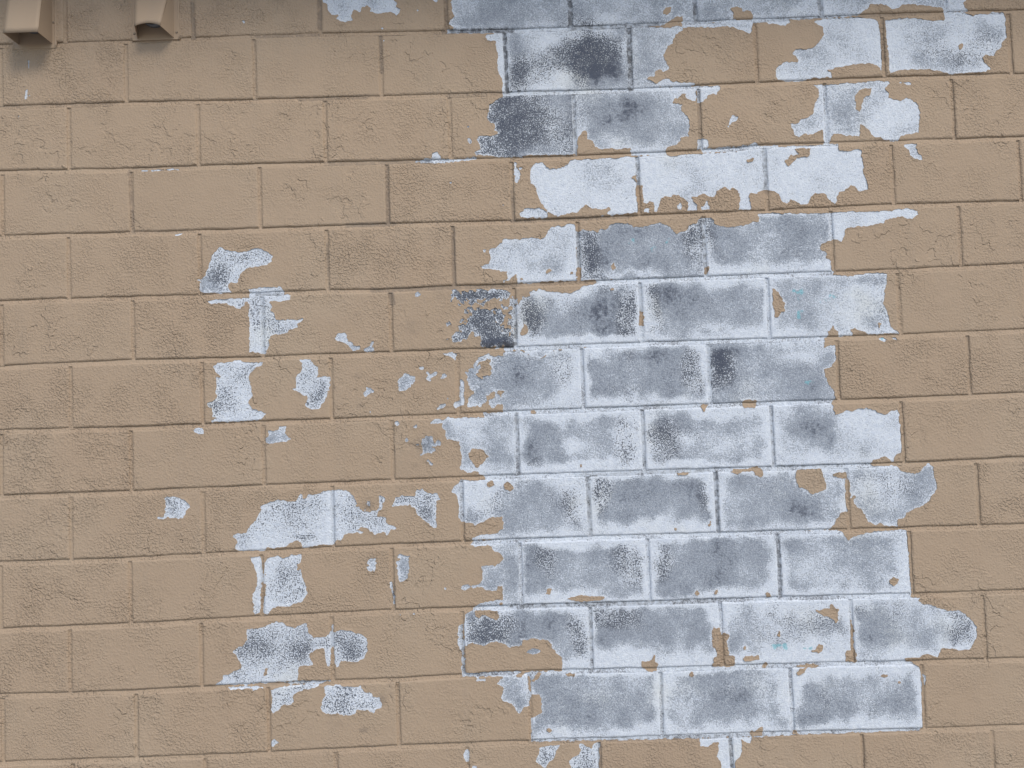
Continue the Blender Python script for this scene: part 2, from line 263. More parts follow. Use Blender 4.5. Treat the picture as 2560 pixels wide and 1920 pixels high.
('P',[784,824,799,834,805,819,784,817]),
('P',[856,603,904,608,941,603,910,598]),
('E',[1254,564,1262,560,1263,546,1258,533,1254,546]),
('E',[-783,962,-776,941,-779,912,-783,877,-789,852,-791,831,-777,819,-766,833,-757,840,-739,846,-706,845,-699,850,-667,855,-659,869,-651,883,-654,915,-665,930,-669,958]),
('E',[-801,952,-792,949,-796,870,-800,824,-815,824,-821,853,-821,885,-809,910]),
('E',[-394,907,-387,907,-382,880,-376,858,-378,841,-384,837,-385,862,-392,888]),
('E',[-226,883,-220,888,-214,882,-220,876]),
('E',[-365,808,-362,812,-358,808,-362,804]),
('E',[-323,808,-319,811,-316,807,-319,804]),
('E',[-174,880,-168,890,-150,895,-136,887,-121,890,-106,902,-100,938,21,933,17,808,-27,808,-135,810,-136,819,-127,826,-105,836,-69,840,-44,841,-31,846,-25,860,-28,878,-42,884,-57,881,-61,870,-89,871,-104,881,-118,883,-143,880,-165,876]),
('P',[-53,831,-44,834,-42,827,-51,825]),
('E',[-164,794,-153,804,-135,814,-128,796,-118,783,-108,799,-89,789,-64,778,-56,790,-61,808,17,812,13,698,-27,694,-41,707,-66,714,-88,709,-106,699,-127,707,-142,711,-160,703,-167,705]),
('E',[-187,745,-181,766,-172,769,-167,705,-166,620,-177,618,-178,691,-188,713,-190,720,-184,734]),
('E',[-177,620,-177,609,9,604,10,620]),
('E',[-886,711,-875,723,-854,730,-846,744,-817,764,-806,774,-781,780,-784,610,-856,609,-942,611,-931,621,-917,629,-916,642,-898,644,-873,656,-859,661,-862,677,-872,688,-876,702]),
('E',[-841,779,-812,782,-783,784,-772,794,-754,797,-743,800,-726,794,-719,785,-690,779,-668,787,-657,792,-650,779,-649,761,-633,747,-612,746,-586,752,-581,766,-575,784,-569,785,-572,759,-561,762,-546,767,-514,762,-489,752,-472,741,-466,726,-469,698,-481,677,-499,667,-510,665,-528,670,-549,671,-558,664,-560,652,-569,650,-575,720,-582,706,-585,653,-594,656,-599,678,-600,703,-605,712,-623,712,-634,704,-649,697,-646,680,-634,661,-661,662,-682,656,-687,616,-744,614,-845,609]),
('P',[-794,635,-786,660,-779,656,-781,635]),
('E',[-734,612,-687,617,-583,613,-623,604,-709,605]),
('E',[-770,590,-727,601,-673,604,-621,604,-623,594,-673,587,-699,575,-699,554,-710,542,-732,548,-741,534,-766,519,-771,532,-765,553,-770,578]),
('E',[-904,603,-881,604,-816,604,-815,592,-839,597,-898,594]),
('E',[-827,603,-805,602,-795,598,-809,595,-827,591]),
('E',[-607,593,-594,600,-551,598,-512,591,-490,594,-484,573,-462,570,-445,555,-431,541,-433,527,-449,517,-453,508,-474,518,-507,522,-512,508,-529,504,-568,510,-604,512,-616,530,-610,554,-602,575]),
('E',[-774,437,-764,443,-750,431,-760,422,-773,415]),
('E',[-133,595,-127,603,-105,602,-104,594]),
('E',[-69,584,-59,601,9,604,6,511,-25,522,-40,530,-58,541,-46,558,-39,571,-64,577]),
('E',[-182,368,-174,383,-166,387,-161,369,-167,347,-174,347,-179,359]),
('E',[-156,329,-151,338,-139,336,-142,319,-157,319]),
('E',[-40,936,-44,807,815,812,820,905]),
('P',[94,865,103,872,112,868,105,851,94,855]),
('P',[161,837,177,844,203,847,239,841,277,840,267,830,202,826,170,831]),
('P',[556,839,564,847,573,837,565,833]),
('P',[615,835,626,848,629,840,623,833]),
('P',[777,831,785,832,798,819,780,819]),
('E',[-44,821,816,819,805,591,226,605,132,609,137,644,131,658,117,673,105,684,103,698,93,711,72,715,46,718,10,714,-48,704]),
('E',[22,677,34,683,45,690,67,682,65,675,45,669]),
('E',[-51,618,21,617,226,614,805,609,795,393,436,396,30,402,32,474,63,487,66,519,62,547,37,548,28,510,14,510,-3,490,-15,504,-25,519,-54,530]),
('P',[606,726,611,735,620,728,629,731,635,704,643,716,655,709,647,686,653,668,652,646,672,642,669,612,647,608,602,615,605,636,616,644,614,666,603,677]),
('P',[380,635,385,637,396,633,414,639,422,655,423,632,432,624,425,603,398,605,381,617]),
('P',[699,632,706,639,746,641,747,631,720,624,702,625]),
('P',[698,666,706,672,713,664,705,658]),
('P',[755,603,766,621,774,610,766,601]),
('P',[26,603,35,599,35,556,31,559,28,588]),
('P',[61,615,70,609,60,597,45,585,37,589,49,601]),
('P',[145,605,175,607,171,598,150,597]),
('P',[-15,610,14,614,6,602,-12,603]),
('P',[77,439,89,447,99,431,86,429]),
('P',[528,587,535,598,542,588,536,583]),
('P',[709,394,711,412,724,408,735,420,748,422,746,393]),
('E',[40,344,51,363,57,378,52,385,70,390,119,390,107,376,105,362,94,345,84,339,75,325,64,325]),
('E',[144,338,155,350,177,360,184,374,176,388,185,391,206,382,217,376,223,390,242,393,238,287,149,291,150,326]),
('E',[550,371,551,394,615,395,680,394,714,393,708,372,697,376,681,384,680,355,672,331,657,318,653,272,617,273,612,323,602,337,608,358,611,379,593,380,575,366,564,370]),
]
BLOCK_WEAR = [
(40,2706,0.5,0.3),
(437,2692,0.42,0.3),
(843,2692,0.38,0.2),
(1235,2678,0.35,0.2),
(-171,2557,0.2,0.3),
(226,2543,0.64,0.6),
(623,2529,0.42,0.5),
(1034,2541,0.22,0.2),
(1440,2554,0.22,0.2),
(40,2354,0.84,0),
(435,2341,0.55,0.4),
(838,2340,0.3,0.3),
(1248,2339,0.42,0.2),
(-172,2129,0.2,0.3),
(236,2141,0.14,0.2),
(637,2140,0.12,0.2),
(1039,2139,0.14,0.2),
(1448,2138,0.1,0),
(37,1930,0.38,0.6),
(437,1916,0.8,0.3),
(838,1928,0.55,0.8),
(1245,1926,0.06,0),
(-1172,1934,0.34,0),
(-761,1920,0.34,0),
(-172,1721,0.78,0),
(226,1719,0.66,0.8),
(625,1718,0.62,0.8),
(1037,1729,0.36,0.5),
(-967,1711,0.35,0.2),
(-564,1722,0.4,0.2),
(36,1524,0.62,0.6),
(433,1522,0.66,0.9),
(831,1533,0.74,0.3),
(1235,1519,0.3,0.5),
(-1172,1529,0.4,0.2),
(-770,1514,0.4,0.2),
(-355,1512,0.5,0.2),
(-173,1305,0.5,0.5),
(217,1316,0.66,1),
(619,1314,0.6,1),
(1023,1325,0.32,0.6),
(-574,1319,0.5,0),
(-975,1308,0.35,0),
(40,1122,0.55,0.7),
(435,1121,0.66,1),
(842,1118,0.5,0.8),
(1251,1116,0.42,0.5),
(-767,1126,0.34,0.3),
(-367,1112,0.42,0.1),
(-1179,1116,0.4,0.2),
(-186,919,0.6,0.4),
(214,930,0.66,1),
(620,927,0.68,0.9),
(1027,925,0.48,0.8),
(-585,909,0.38,0.4),
(-996,912,0.4,0.4),
(25,714,0.66,0.8),
(430,724,0.64,1),
(835,710,0.48,0.8),
(1241,720,0.52,0.8),
(-777,707,0.44,0.2),
(-379,717,0.5,0.2),
(-1186,697,0.42,0.2),
(235,511,0.58,1),
(638,508,0.56,1),
(1043,518,0.58,1),
(-174,513,0.5,0.5),
(-577,504,0.46,0.2),
(31,372,0.5,0.5),
(440,369,0.2,0.4),
(848,354,0.2,0.4),
]
WEAR_SPOTS = [
(892,1539,139,73,-0.38),
(161,2616,80,37,-0.2),
(653,1529,29,73,0.15),
(277,2556,110,95,0.42),
(353,2508,80,80,0.36),
(82,2498,40,44,0.35),
(141,2598,66,44,-0.15),
(1558,2584,91,47,0.3),
(1460,2496,80,40,0.3),
(374,2383,139,47,0.25),
(465,2346,110,55,0.16),
(333,2283,44,22,-0.2),
(1081,2351,55,95,0.1),
(1250,2326,88,84,-0.35),
(274,1906,40,58,0.25),
(466,1940,91,29,-0.2),
(389,1851,110,13,-0.5),
(932,1968,80,40,0.3),
(910,1906,44,37,0.2),
(725,1968,91,44,0.2),
(281,1725,110,69,0.2),
(90,1706,40,47,0.25),
(172,1748,47,55,-0.3),
(325,1639,95,15,-0.55),
(525,1765,84,80,0.15),
(674,1675,110,29,-0.15),
(618,1647,73,15,0.2),
(291,1597,80,29,-0.35),
(676,1554,58,73,0.3),
(891,1517,55,44,0.25),
(930,1574,73,37,-0.25),
(1144,1806,80,16,0.35),
(1013,1755,146,44,-0.05),
(-26,1641,58,22,0.5),
(-127,1360,37,55,-0.3),
(-35,1393,44,29,0.15),
(192,1309,47,26,-0.45),
(548,1311,37,29,-0.35),
(693,1288,91,58,-0.2),
(255,1245,110,15,-0.4),
(110,1261,40,29,0.2),
(514,1367,58,44,0.15),
(385,1324,37,55,-0.1),
(966,1343,44,51,0.48),
(1007,1284,18,22,0.5),
(907,1327,44,55,0.3),
(1100,1327,95,80,-0.1),
(903,1099,62,58,0.34),
(938,1073,22,29,0.25),
(834,1109,73,44,0.15),
(53,1202,73,15,0.2),
(358,1115,40,22,-0.2),
(542,1177,44,29,0.15),
(574,1064,37,37,0.2),
(-116,1161,40,47,-0.4),
(557,693,47,62,0.3),
(109,759,91,44,0.15),
(1374,691,47,47,0.35),
(1138,672,91,44,0.15),
(1303,712,55,47,-0.15),
(317,545,55,44,0.2),
(686,510,33,29,0.35),
(171,487,91,37,0.2),
(882,967,44,29,0.2),
(1114,894,110,44,0.15),
(950,522,91,73,0.1),
(-515,717,44,40,0.22),
(-560,549,51,37,0.22),
(-659,723,29,55,0.2),
(-644,1047,40,15,0.5),
(-909,1881,47,29,0.35),
(-592,1490,29,37,0.3),
(-269,1112,22,33,0.3),
]
JOINT_DIRT = [
(-972,2772,-968,2655,5,0.7),
(-1181,2231,-1176,2164,5,0.6),
(-1589,2453,-1221,2449,4,0.4),
(-1173,2238,-967,2239,4,0.4),
(-1178,2164,-1173,2038,5,0.6),
(-1173,2035,-1008,2034,4,0.4),
(-770,2653,-566,2652,4,0.6),
(-565,2762,-565,2675,6,0.8),
(-159,2752,-160,2654,5,0.7),
(-169,2651,50,2646,7,0.75),
(-372,2638,-371,2525,4,0.8),
(27,2632,28,2447,5,0.85),
(-634,2444,-420,2446,5,0.6),
(-161,2441,43,2443,5,0.5),
(-558,2232,-227,2230,4,0.6),
(-364,2218,-364,2136,5,0.7),
(239,2739,240,2648,7,0.8),
(236,2648,533,2647,6,0.7),
(425,2637,424,2441,8,0.8),
(43,2445,250,2442,4,0.4),
(239,2425,239,2234,4,0.6),
(641,2725,639,2649,5,0.7),
(639,2426,636,2239,5,0.6),
(434,2220,435,2127,7,0.5),
(840,2221,841,2094,7,0.6),
(36,2234,220,2231,4,0.4),
(1041,2711,1043,2658,7,0.6),
(873,2654,1395,2656,4,0.5),
(1238,2629,1238,2515,8,0.5),
(-364,2136,-365,2040,5,0.75),
(-494,2035,-347,2033,5,0.8),
(-160,2014,-161,1833,5,0.75),
(-423,1824,21,1823,6,0.7),
(-363,1811,-358,1781,8,0.8),
(-560,1976,-559,1876,3,0.6),
(-78,1637,-49,1635,7,0.75),
(-19,1637,15,1636,10,0.8),
(-788,1824,-701,1821,4,0.6),
(-769,1810,-769,1641,5,0.4),
(32,2122,34,2033,4,0.7),
(28,2030,396,2030,5,0.6),
(236,1989,236,1878,5,0.6),
(631,2016,638,1842,5,0.6),
(21,1825,292,1826,4,0.5),
(29,1789,27,1632,4,0.6),
(426,1816,427,1724,4,0.5),
(235,1217,239,1029,5,0.6),
(639,1213,641,1026,6,0.7),
(418,1414,418,1229,4,0.5),
(217,1218,635,1219,4,0.5),
(21,1417,22,1228,5,0.6),
(-15,819,635,813,6,0.6),
(230,804,226,612,4,0.5),
(443,601,436,403,3,0.4),
(28,404,763,395,5,0.5),
(764,398,1231,393,4,0.4),
(822,1414,824,1232,4,0.5),
(804,1224,1051,1219,4,0.4),
(824,1012,827,883,5,0.7),
(825,883,824,819,6,0.6),
(233,1617,234,1504,4,0.4),
(635,1617,633,1490,4,0.4),
(-816,608,-587,610,3,0.5),
(-578,780,-576,720,4,0.5),
(-172,765,-170,620,4,0.6),
(-177,613,-22,613,4,0.5),
(-380,905,-381,837,4,0.6),
(241,393,240,316,4,0.7),
(646,392,649,301,5,0.6),
(-564,1195,-559,1047,5,0.4),
(-161,1217,-158,1087,4,0.4),
(-790,977,-790,827,4,0.4),
]
STAINS = [
(-61,1712,95,80,0.42),
(-94,1794,117,22,0.35),
(-267,1547,80,22,0.3),
(-263,1329,51,37,0.4),
(51,1752,40,91,0.35),
(-298,1702,22,40,0.4),
(-474,1554,18,13,0.45),
(-77,1558,18,18,0.5),
(-470,1460,22,15,0.45),
(-451,1149,20,15,0.7),
(-487,458,20,10,0.7),
(-561,477,44,15,0.25),
(-423,1050,40,13,0.35),
(-469,1752,13,10,0.35),
(-301,1269,22,29,0.3),
(-292,1334,29,22,0.4),
(-211,1451,18,11,0.5),
(-447,982,22,11,0.5),
(-427,548,18,22,0.6),
(972,1172,15,18,0.35),
(-154,1645,29,9,0.3),
(-1496,2586,22,26,-0.2),
]
TEAL = [
(929,1769,26,16,0.6),
(1027,1751,13,10,0.9),
(990,1737,11,9,0.7),
(922,1703,16,13,0.7),
(798,668,11,7,0.9),
(827,669,15,7,1),
(895,659,22,7,0.6),
(466,1929,18,15,0.4),
(411,1951,22,7,0.4),
(518,1946,9,7,0.4),
(944,1486,15,9,0.6),
(1183,1613,7,5,1),
]
SPECK_ZONES = [
(39,2335,153,102,1.2),
(64,1696,55,69,1),
(383,1722,47,84,1),
(457,1738,40,95,0.9),
(194,1545,47,55,0.9),
(596,1549,51,80,1),
(676,1539,47,66,1),
(375,1335,47,95,1),
(483,1320,62,95,0.8),
(193,1143,47,95,1),
(274,1176,47,80,0.8),
(614,1146,33,102,0.7),
(81,967,55,55,0.7),
(373,938,47,62,1),
(459,935,44,62,0.9),
(199,745,33,95,1),
(290,777,95,33,0.7),
(269,2548,120,95,1),
(82,2498,58,62,1),
(274,1921,47,84,1),
(614,1954,44,58,0.8),
(-853,1916,120,80,1.1),
(-777,1726,91,110,1),
(-873,1507,102,128,1.1),
(-660,1101,175,95,1.1),
(-1054,1162,55,47,0.8),
(-700,970,73,51,1),
(-443,1111,110,55,1),
(-287,1138,73,66,0.7),
(-727,903,80,73,1.1),
(-760,709,153,117,1.1),
(-519,718,62,62,1.1),
(-538,548,110,55,1.1),
(-738,573,55,44,1),
(-623,1556,55,55,1),
(-61,1701,102,84,1.1),
(-76,1793,110,26,1),
(-93,755,102,55,0.9),
(-83,1171,47,62,0.7),
(190,338,51,47,1),
(65,357,40,40,0.8),
(1164,1162,110,73,0.6),
(924,736,128,91,0.5),
(1392,691,55,73,0.8),
(-614,1498,55,55,1),
(1518,2536,120,73,0.6),
]
BROKEN = [
(-111,1725,102,77,1.5),
(-131,1788,62,22,1),
(-91,1559,51,47,0.7),
(-40,1466,47,33,0.7),
(-256,1554,80,33,0.9),
(-457,1150,33,22,1),
(-281,1326,62,40,0.8),
(52,1767,44,80,0.9),
(-17,1688,40,66,0.9),
(-409,1045,55,18,0.8),
(-430,551,26,26,0.8),
(-447,964,33,29,0.6),
(-350,964,33,47,0.5),
(-446,1506,33,33,0.6),
]

# ---------------------------------------------------------------- materials
def mat_new(name):
    m = bpy.data.materials.new(name)
    m.use_nodes = True
    m.node_tree.nodes.clear()
    return m

class N:
    """small helper for node trees"""
    def __init__(s, m):
        s.t = m.node_tree
    def n(s, kind, **kw):
        x = s.t.nodes.new(kind)
        for k, v in kw.items():
            setattr(x, k, v)
        return x
    def put(s, sock, v):
        if hasattr(v, "is_output") or isinstance(v, bpy.types.NodeSocket):
            s.t.links.new(v, sock)
        else:
            sock.default_value = v
    def noise(s, vec, scale, detail=2.0, rough=0.5):
        x = s.n("ShaderNodeTexNoise")
        s.put(x.inputs["Vector"], vec)
        x.inputs["Scale"].default_value = scale
        x.inputs["Detail"].default_value = detail
        x.inputs["Roughness"].default_value = rough
        return x.outputs["Fac"]
    def math(s, op, a, b=0.0, c=None, clamp=False):
        x = s.n("ShaderNodeMath", operation=op)
        x.use_clamp = clamp
        s.put(x.inputs[0], a)
        s.put(x.inputs[1], b)
        if c is not None:
            s.put(x.inputs[2], c)
        return x.outputs[0]
    def ramp(s, v, a, b, lo=0.0, hi=1.0):
        x = s.n("ShaderNodeMapRange", interpolation_type='SMOOTHSTEP')
        s.put(x.inputs[0], v)
        s.put(x.inputs[1], a)
        s.put(x.inputs[2], b)
        s.put(x.inputs[3], lo)
        s.put(x.inputs[4], hi)
        return x.outputs[0]
    def mix(s, f, a, b):
        x = s.n("ShaderNodeMix", data_type='RGBA')
        s.put(x.inputs[0], f)
        for sock, v in ((x.inputs[6], a), (x.inputs[7], b)):
            s.put(sock, (*v, 1.0) if isinstance(v, tuple) else v)
        return x.outputs[2]
    def bump(s, h, dist, strength=1.0, normal=None):
        x = s.n("ShaderNodeBump")
        s.put(x.inputs["Height"], h)
        x.inputs["Distance"].default_value = dist
        s.put(x.inputs["Strength"], strength)
        if normal is not None:
            s.put(x.inputs["Normal"], normal)
        return x.outputs["Normal"]
    def finish(s, color, rough, normal=None, spec=0.3):
        b = s.n("ShaderNodeBsdfPrincipled")
        s.put(b.inputs["Base Color"], (*color, 1.0) if isinstance(color, tuple) else color)
        s.put(b.inputs["Roughness"], rough)
        b.inputs["Specular IOR Level"].default_value = spec
        if normal is not None:
            s.put(b.inputs["Normal"], normal)
        o = s.n("ShaderNodeOutputMaterial")
        s.t.links.new(b.outputs[0], o.inputs[0])

def surf_attr(k):
    a = k.n("ShaderNodeAttribute", attribute_name="surf")
    sp = k.n("ShaderNodeSeparateColor")
    k.t.links.new(a.outputs["Color"], sp.inputs[0])
    return sp.outputs[0], sp.outputs[1], sp.outputs[2], a.outputs["Alpha"]

def make_old_paint(name, mortar=False):
    m = mat_new(name)
    k = N(m)
    pos = k.n("ShaderNodeNewGeometry").outputs["Position"]
    wear, dirt, teal, speck = surf_attr(k)
    grain = k.noise(pos, 175.0, 3.0, 0.65)
    mid = k.noise(pos, 75.0, 3.0, 0.6)
    big = k.noise(pos, 13.0, 4.0, 0.62)
    cloud = k.noise(pos, 7.0, 3.0, 0.55)
    speckle = k.noise(pos, 270.0, 2.0, 0.6)
    w = k.math('ADD', wear, k.math('MULTIPLY_ADD', big, 0.60, -0.30))
    w = k.math('ADD', w, k.math('MULTIPLY_ADD', mid, 0.80, -0.40))
    # the white coat thins out softly in some places and breaks into specks in others
    zone = k.ramp(k.math('ADD', k.math('MULTIPLY', cloud, 0.75), k.math('MULTIPLY', speck, 0.42)), 0.40, 0.62)
    soft = k.ramp(k.math('ADD', k.math('ADD', w, k.math('MULTIPLY_ADD', grain, 1.3, -0.65)), k.math('MULTIPLY_ADD', speckle, 1.5, -0.75)), 0.06, 0.74)
    hard = k.ramp(k.math('ADD', k.math('MULTIPLY', w, 0.8), k.math('MULTIPLY_ADD', speckle, 2.4, -1.2)), 0.40, 0.66)
    f = k.math('ADD', k.math('MULTIPLY', zone, hard), k.math('MULTIPLY', k.math('SUBTRACT', 1.0, zone), soft))
    white = k.mix(k.ramp(mid, 0.3, 0.7), (0.56, 0.60, 0.665), (0.69, 0.725, 0.77))
    thin = k.mix(k.ramp(grain, 0.3, 0.7), (0.168, 0.187, 0.222), (0.365, 0.397, 0.445))
    grey = k.mix(zone, thin, (0.125, 0.139, 0.168))
    grey = k.mix(k.ramp(w, 0.80, 1.18), grey, (0.085, 0.096, 0.125))
    if mortar:
        white = k.mix(k.ramp(mid, 0.3, 0.7), (0.49, 0.53, 0.59), (0.65, 0.69, 0.74))
        grey = (0.19, 0.195, 0.215)
    yel = k.ramp(k.noise(pos, 5.0, 3.0), 0.55, 0.75)
    white = k.mix(k.math('MULTIPLY', yel, 0.45), white, (0.64, 0.645, 0.60))
    col = k.mix(f, white, grey)
    pore = k.math('MAXIMUM', k.ramp(k.noise(pos, 140.0, 1.0), 0.76, 0.80), k.ramp(k.noise(pos, 62.0, 2.0), 0.765, 0.79))
    col = k.mix(k.math('MULTIPLY', pore, 0.75), col, (0.07, 0.075, 0.09))
    col = k.mix(k.math('MULTIPLY', k.ramp(k.math('ADD', teal, k.math('MULTIPLY', mid, 0.9)), 0.62, 0.95), 0.6, clamp=True), col, (0.16, 0.46, 0.52))
    df = k.math('MULTIPLY', k.math('MULTIPLY', dirt, 1.0), k.ramp(k.math('ADD', mid, k.math('MULTIPLY', dirt, 0.30)), 0.48, 0.85), clamp=True)
    col = k.mix(df, col, (0.055, 0.055, 0.06))
    h = k.math('ADD', k.math('ADD', k.math('MULTIPLY', grain, 0.6), k.math('MULTIPLY', speckle, 0.45)), k.math('MULTIPLY', f, -0.35))
    nrm = k.bump(h, 0.0065, 0.9)
    k.finish(col, 0.9, nrm, 0.2)
    return m

def make_tan(name, smooth=False):
    m = mat_new(name)
    k = N(m)
    pos = k.n("ShaderNodeNewGeometry").outputs["Position"]
    wear, dirt, teal, speck = surf_attr(k)
    rnd = k.n("ShaderNodeObjectInfo").outputs["Random"]
    big = k.noise(pos, 6.0, 4.0, 0.6)
    mid = k.noise(pos, 55.0, 3.0, 0.6)
    col = k.mix(big, (0.346, 0.257, 0.179), (0.390, 0.293, 0.207))
    col = k.mix(k.math('MULTIPLY', rnd, 0.5), col, (0.376, 0.275, 0.191))
    st = k.n("ShaderNodeVectorMath", operation='MULTIPLY')
    k.put(st.inputs[0], pos)
    st.inputs[1].default_value = (16.0, 1.0, 1.3)
    streak = k.ramp(k.noise(st.outputs[0], 1.0, 4.0, 0.6), 0.50, 0.78)
    col = k.mix(k.math('MULTIPLY', streak, 0.16), col, (0.30, 0.245, 0.19))
    fade = k.ramp(k.noise(pos, 2.3, 3.0), 0.45, 0.7)
    col = k.mix(k.math('MULTIPLY', fade, 0.20), col, (0.41, 0.335, 0.25))
    if not smooth:
        scuff = k.ramp(k.noise(pos, 28.0, 5.0, 0.7), 0.66, 0.8)
        col = k.mix(k.math('MULTIPLY', scuff, 0.18), col, (0.45, 0.40, 0.33))
        pit = k.ramp(k.noise(pos, 95.0, 2.0), 0.735, 0.775)
        col = k.mix(k.math('MULTIPLY', pit, 0.35), col, (0.13, 0.10, 0.075))
        df = k.math('MULTIPLY', k.math('MULTIPLY', dirt, 0.5), k.ramp(k.math('ADD', mid, k.math('MULTIPLY', dirt, 0.3)), 0.42, 0.72), clamp=True)
        col = k.mix(df, col, (0.075, 0.072, 0.07))
        # grain of the block through the paint, stronger on some blocks than on others
        amp = k.math('MULTIPLY_ADD', rnd, 0.5, 0.5)
        patchy = k.ramp(k.noise(pos, 9.0, 2.0), 0.36, 0.62, 0.45, 1.0)
        amp = k.math('MULTIPLY', amp, patchy)
        g = k.noise(pos, 150.0, 2.0, 0.55)
        g = k.math('ADD', k.ramp(g, 0.40, 0.70), k.math('MULTIPLY', pit, -0.6))
        nrm = k.bump(g, 0.0036, k.math('MULTIPLY', amp, 0.9))
        # ledges of older chipped coats below the newest one
        warp = k.n("ShaderNodeVectorMath", operation='ADD')
        k.put(warp.inputs[0], pos)
        wn_ = k.n("ShaderNodeTexNoise")
        k.put(wn_.inputs["Vector"], pos)
        wn_.inputs["Scale"].default_value = 40.0
        sc_ = k.n("ShaderNodeVectorMath", operation='SCALE')
        k.t.links.new(wn_.outputs["Color"], sc_.inputs[0])
        sc_.inputs[3].default_value = 0.022
        k.t.links.new(sc_.outputs[0], warp.inputs[1])
        l1 = k.noise(warp.outputs[0], 11.0, 3.0, 0.55)
        led = k.math('ADD', k.ramp(l1, 0.40, 0.42), k.ramp(l1, 0.585, 0.605))
        few = k.ramp(k.noise(pos, 4.5, 2.0), 0.44, 0.62, 0.0, 0.7)
        nrm = k.bump(led, 0.0040, few, nrm)
    else:
        nrm = k.bump(k.noise(pos, 60.0, 2.0), 0.0008, 0.4)
    k.finish(col, 0.8 if not smooth else 0.6, nrm, 0.2)
    return m

M_OLD = make_old_paint("old_white_paint_on_block")
M_MORTAR = make_old_paint("old_white_paint_on_mortar", True)
M_TAN = make_tan("tan_masonry_paint")
M_TANMETAL = make_tan("tan_painted_metal", True)

def plain(name, color, rough, nscale=0.0, namp=0.0):
    m = mat_new(name)
    k = N(m)
    pos = k.n("ShaderNodeNewGeometry").outputs["Position"]
    if nscale:
        nz = k.noise(pos, nscale, 4.0, 0.6)
        lo = tuple(c * (1 - namp) for c in color)
        hi = tuple(c * (1 + namp) for c in color)
        k.finish(k.mix(nz, lo, hi), rough, k.bump(nz, 0.004, 0.5))
    else:
        k.finish(color, rough)
    return m

M_PAVING = plain("concrete_paving", (0.34, 0.33, 0.31), 0.9, 40.0, 0.2)
M_UNSEEN_EAVE = plain("unseen_eave_board", (0.40, 0.36, 0.31), 0.7, 8.0, 0.08)
M_DUCT = plain("galvanised_duct", (0.16, 0.17, 0.19), 0.5, 30.0, 0.15)
M_SCREW = plain("painted_screw", (0.25, 0.20, 0.15), 0.5)
M_CORE = plain("mortar_core", (0.20, 0.19, 0.18), 0.95, 40.0, 0.2)

# ---------------------------------------------------------------- numeric helpers
rng = np.random.default_rng(11)
_P = rng.permutation(512)
_P = np.concatenate([_P, _P, _P])
_G = rng.normal(size=(512, 2))
_G /= np.linalg.norm(_G, axis=1)[:, None]

def noise(x, y, scale):
    """gradient noise, features about `scale` metres, range roughly -1..1"""
    x = np.asarray(x) / scale + 731.3
    y = np.asarray(y) / scale + 417.7
    xi = np.floor(x).astype(int)
    yi = np.floor(y).astype(int)
    fx = x - xi
    fy = y - yi
    def g(a, b):
        h = _P[(_P[(xi + a) & 511] + yi + b) & 511]
        v = _G[h]
        return v[..., 0] * (fx - a) + v[..., 1] * (fy - b)
    u = fx * fx * fx * (fx * (fx * 6 - 15) + 10)
    w = fy * fy * fy * (fy * (fy * 6 - 15) + 10)
    a = g(0, 0) * (1 - u) + g(1, 0) * u
    b = g(0, 1) * (1 - u) + g(1, 1) * u
    return (a * (1 - w) + b * w) * 1.5

def sstep(a, b, x):
    t = np.clip((x - a) / (b - a), 0, 1)
    return t * t * (3 - 2 * t)

class Poly:
    def __init__(s, kind, flat):
        s.kind = kind
        s.p = np.array(flat, float).reshape(-1, 2) / 1000.0
        s.lo = s.p.min(0)
        s.hi = s.p.max(0)
    def sdf(s, x, z):
        d2 = np.full(x.shape, 1e9)
        inside = np.zeros(x.shape, bool)
        n = len(s.p)
        for i in range(n):
            ax, az = s.p[i]
            bx, bz = s.p[(i + 1) % n]
            ex, ez = bx - ax, bz - az
            wx, wz = x - ax, z - az
            t = np.clip((wx * ex + wz * ez) / max(ex * ex + ez * ez, 1e-12), 0, 1)
            d2 = np.minimum(d2, (wx - ex * t) ** 2 + (wz - ez * t) ** 2)
            c = (az > z) != (bz > z)
            if abs(ez) > 1e-12:
                inside ^= c & (x < ex * (z - az) / ez + ax)
        d = np.sqrt(d2)
        return np.where(inside, -d, d)

POLYS = [Poly(k_, f_) for k_, f_ in PEEL]
FAR = 0.03

def paint_field(x, z):
    """positive where the tan coat is on, metres to its edge (clamped)"""
    F = np.full(x.shape, FAR)
    lo = np.array([x.min(), z.min()])
    hi = np.array([x.max(), z.max()])
    for p in POLYS:
        if (p.lo > hi + 0.02).any() or (p.hi < lo - 0.02).any():
            continue
        d = p.sdf(x, z)
        F = np.minimum(F, d) if p.kind == 'E' else np.maximum(F, -d)
    F = np.clip(F, -0.06, FAR)
    br = spots(BROKEN, x, z)
    F = F + np.clip(br, 0, 1.5) * (noise(x + 2, z, 0.018) * 0.016 + noise(x + 5, z, 0.009) * 0.012) * (np.abs(F) < 0.028)
    edge = noise(x, z, 0.022) * 0.0024 + noise(x, z, 0.0095) * 0.0026 + (np.abs(noise(x + 4, z, 0.015)) - 0.25) * 0.0032
    return F + edge * (np.abs(F) < 0.012)

def spots(table, x, z):
    v = np.zeros(x.shape)
    for sx, sz, rx, rz, a in table:
        sx, sz, rx, rz = sx / 1000, sz / 1000, rx / 1000, rz / 1000
        if x.min() > sx + 2 * rx or x.max() < sx - 2 * rx or z.min() > sz + 2 * rz or z.max() < sz - 2 * rz:
            continue
        q = ((x - sx) / rx) ** 2 + ((z - sz) / rz) ** 2
        v = v + a * np.exp(-q * 1.1)
    return v

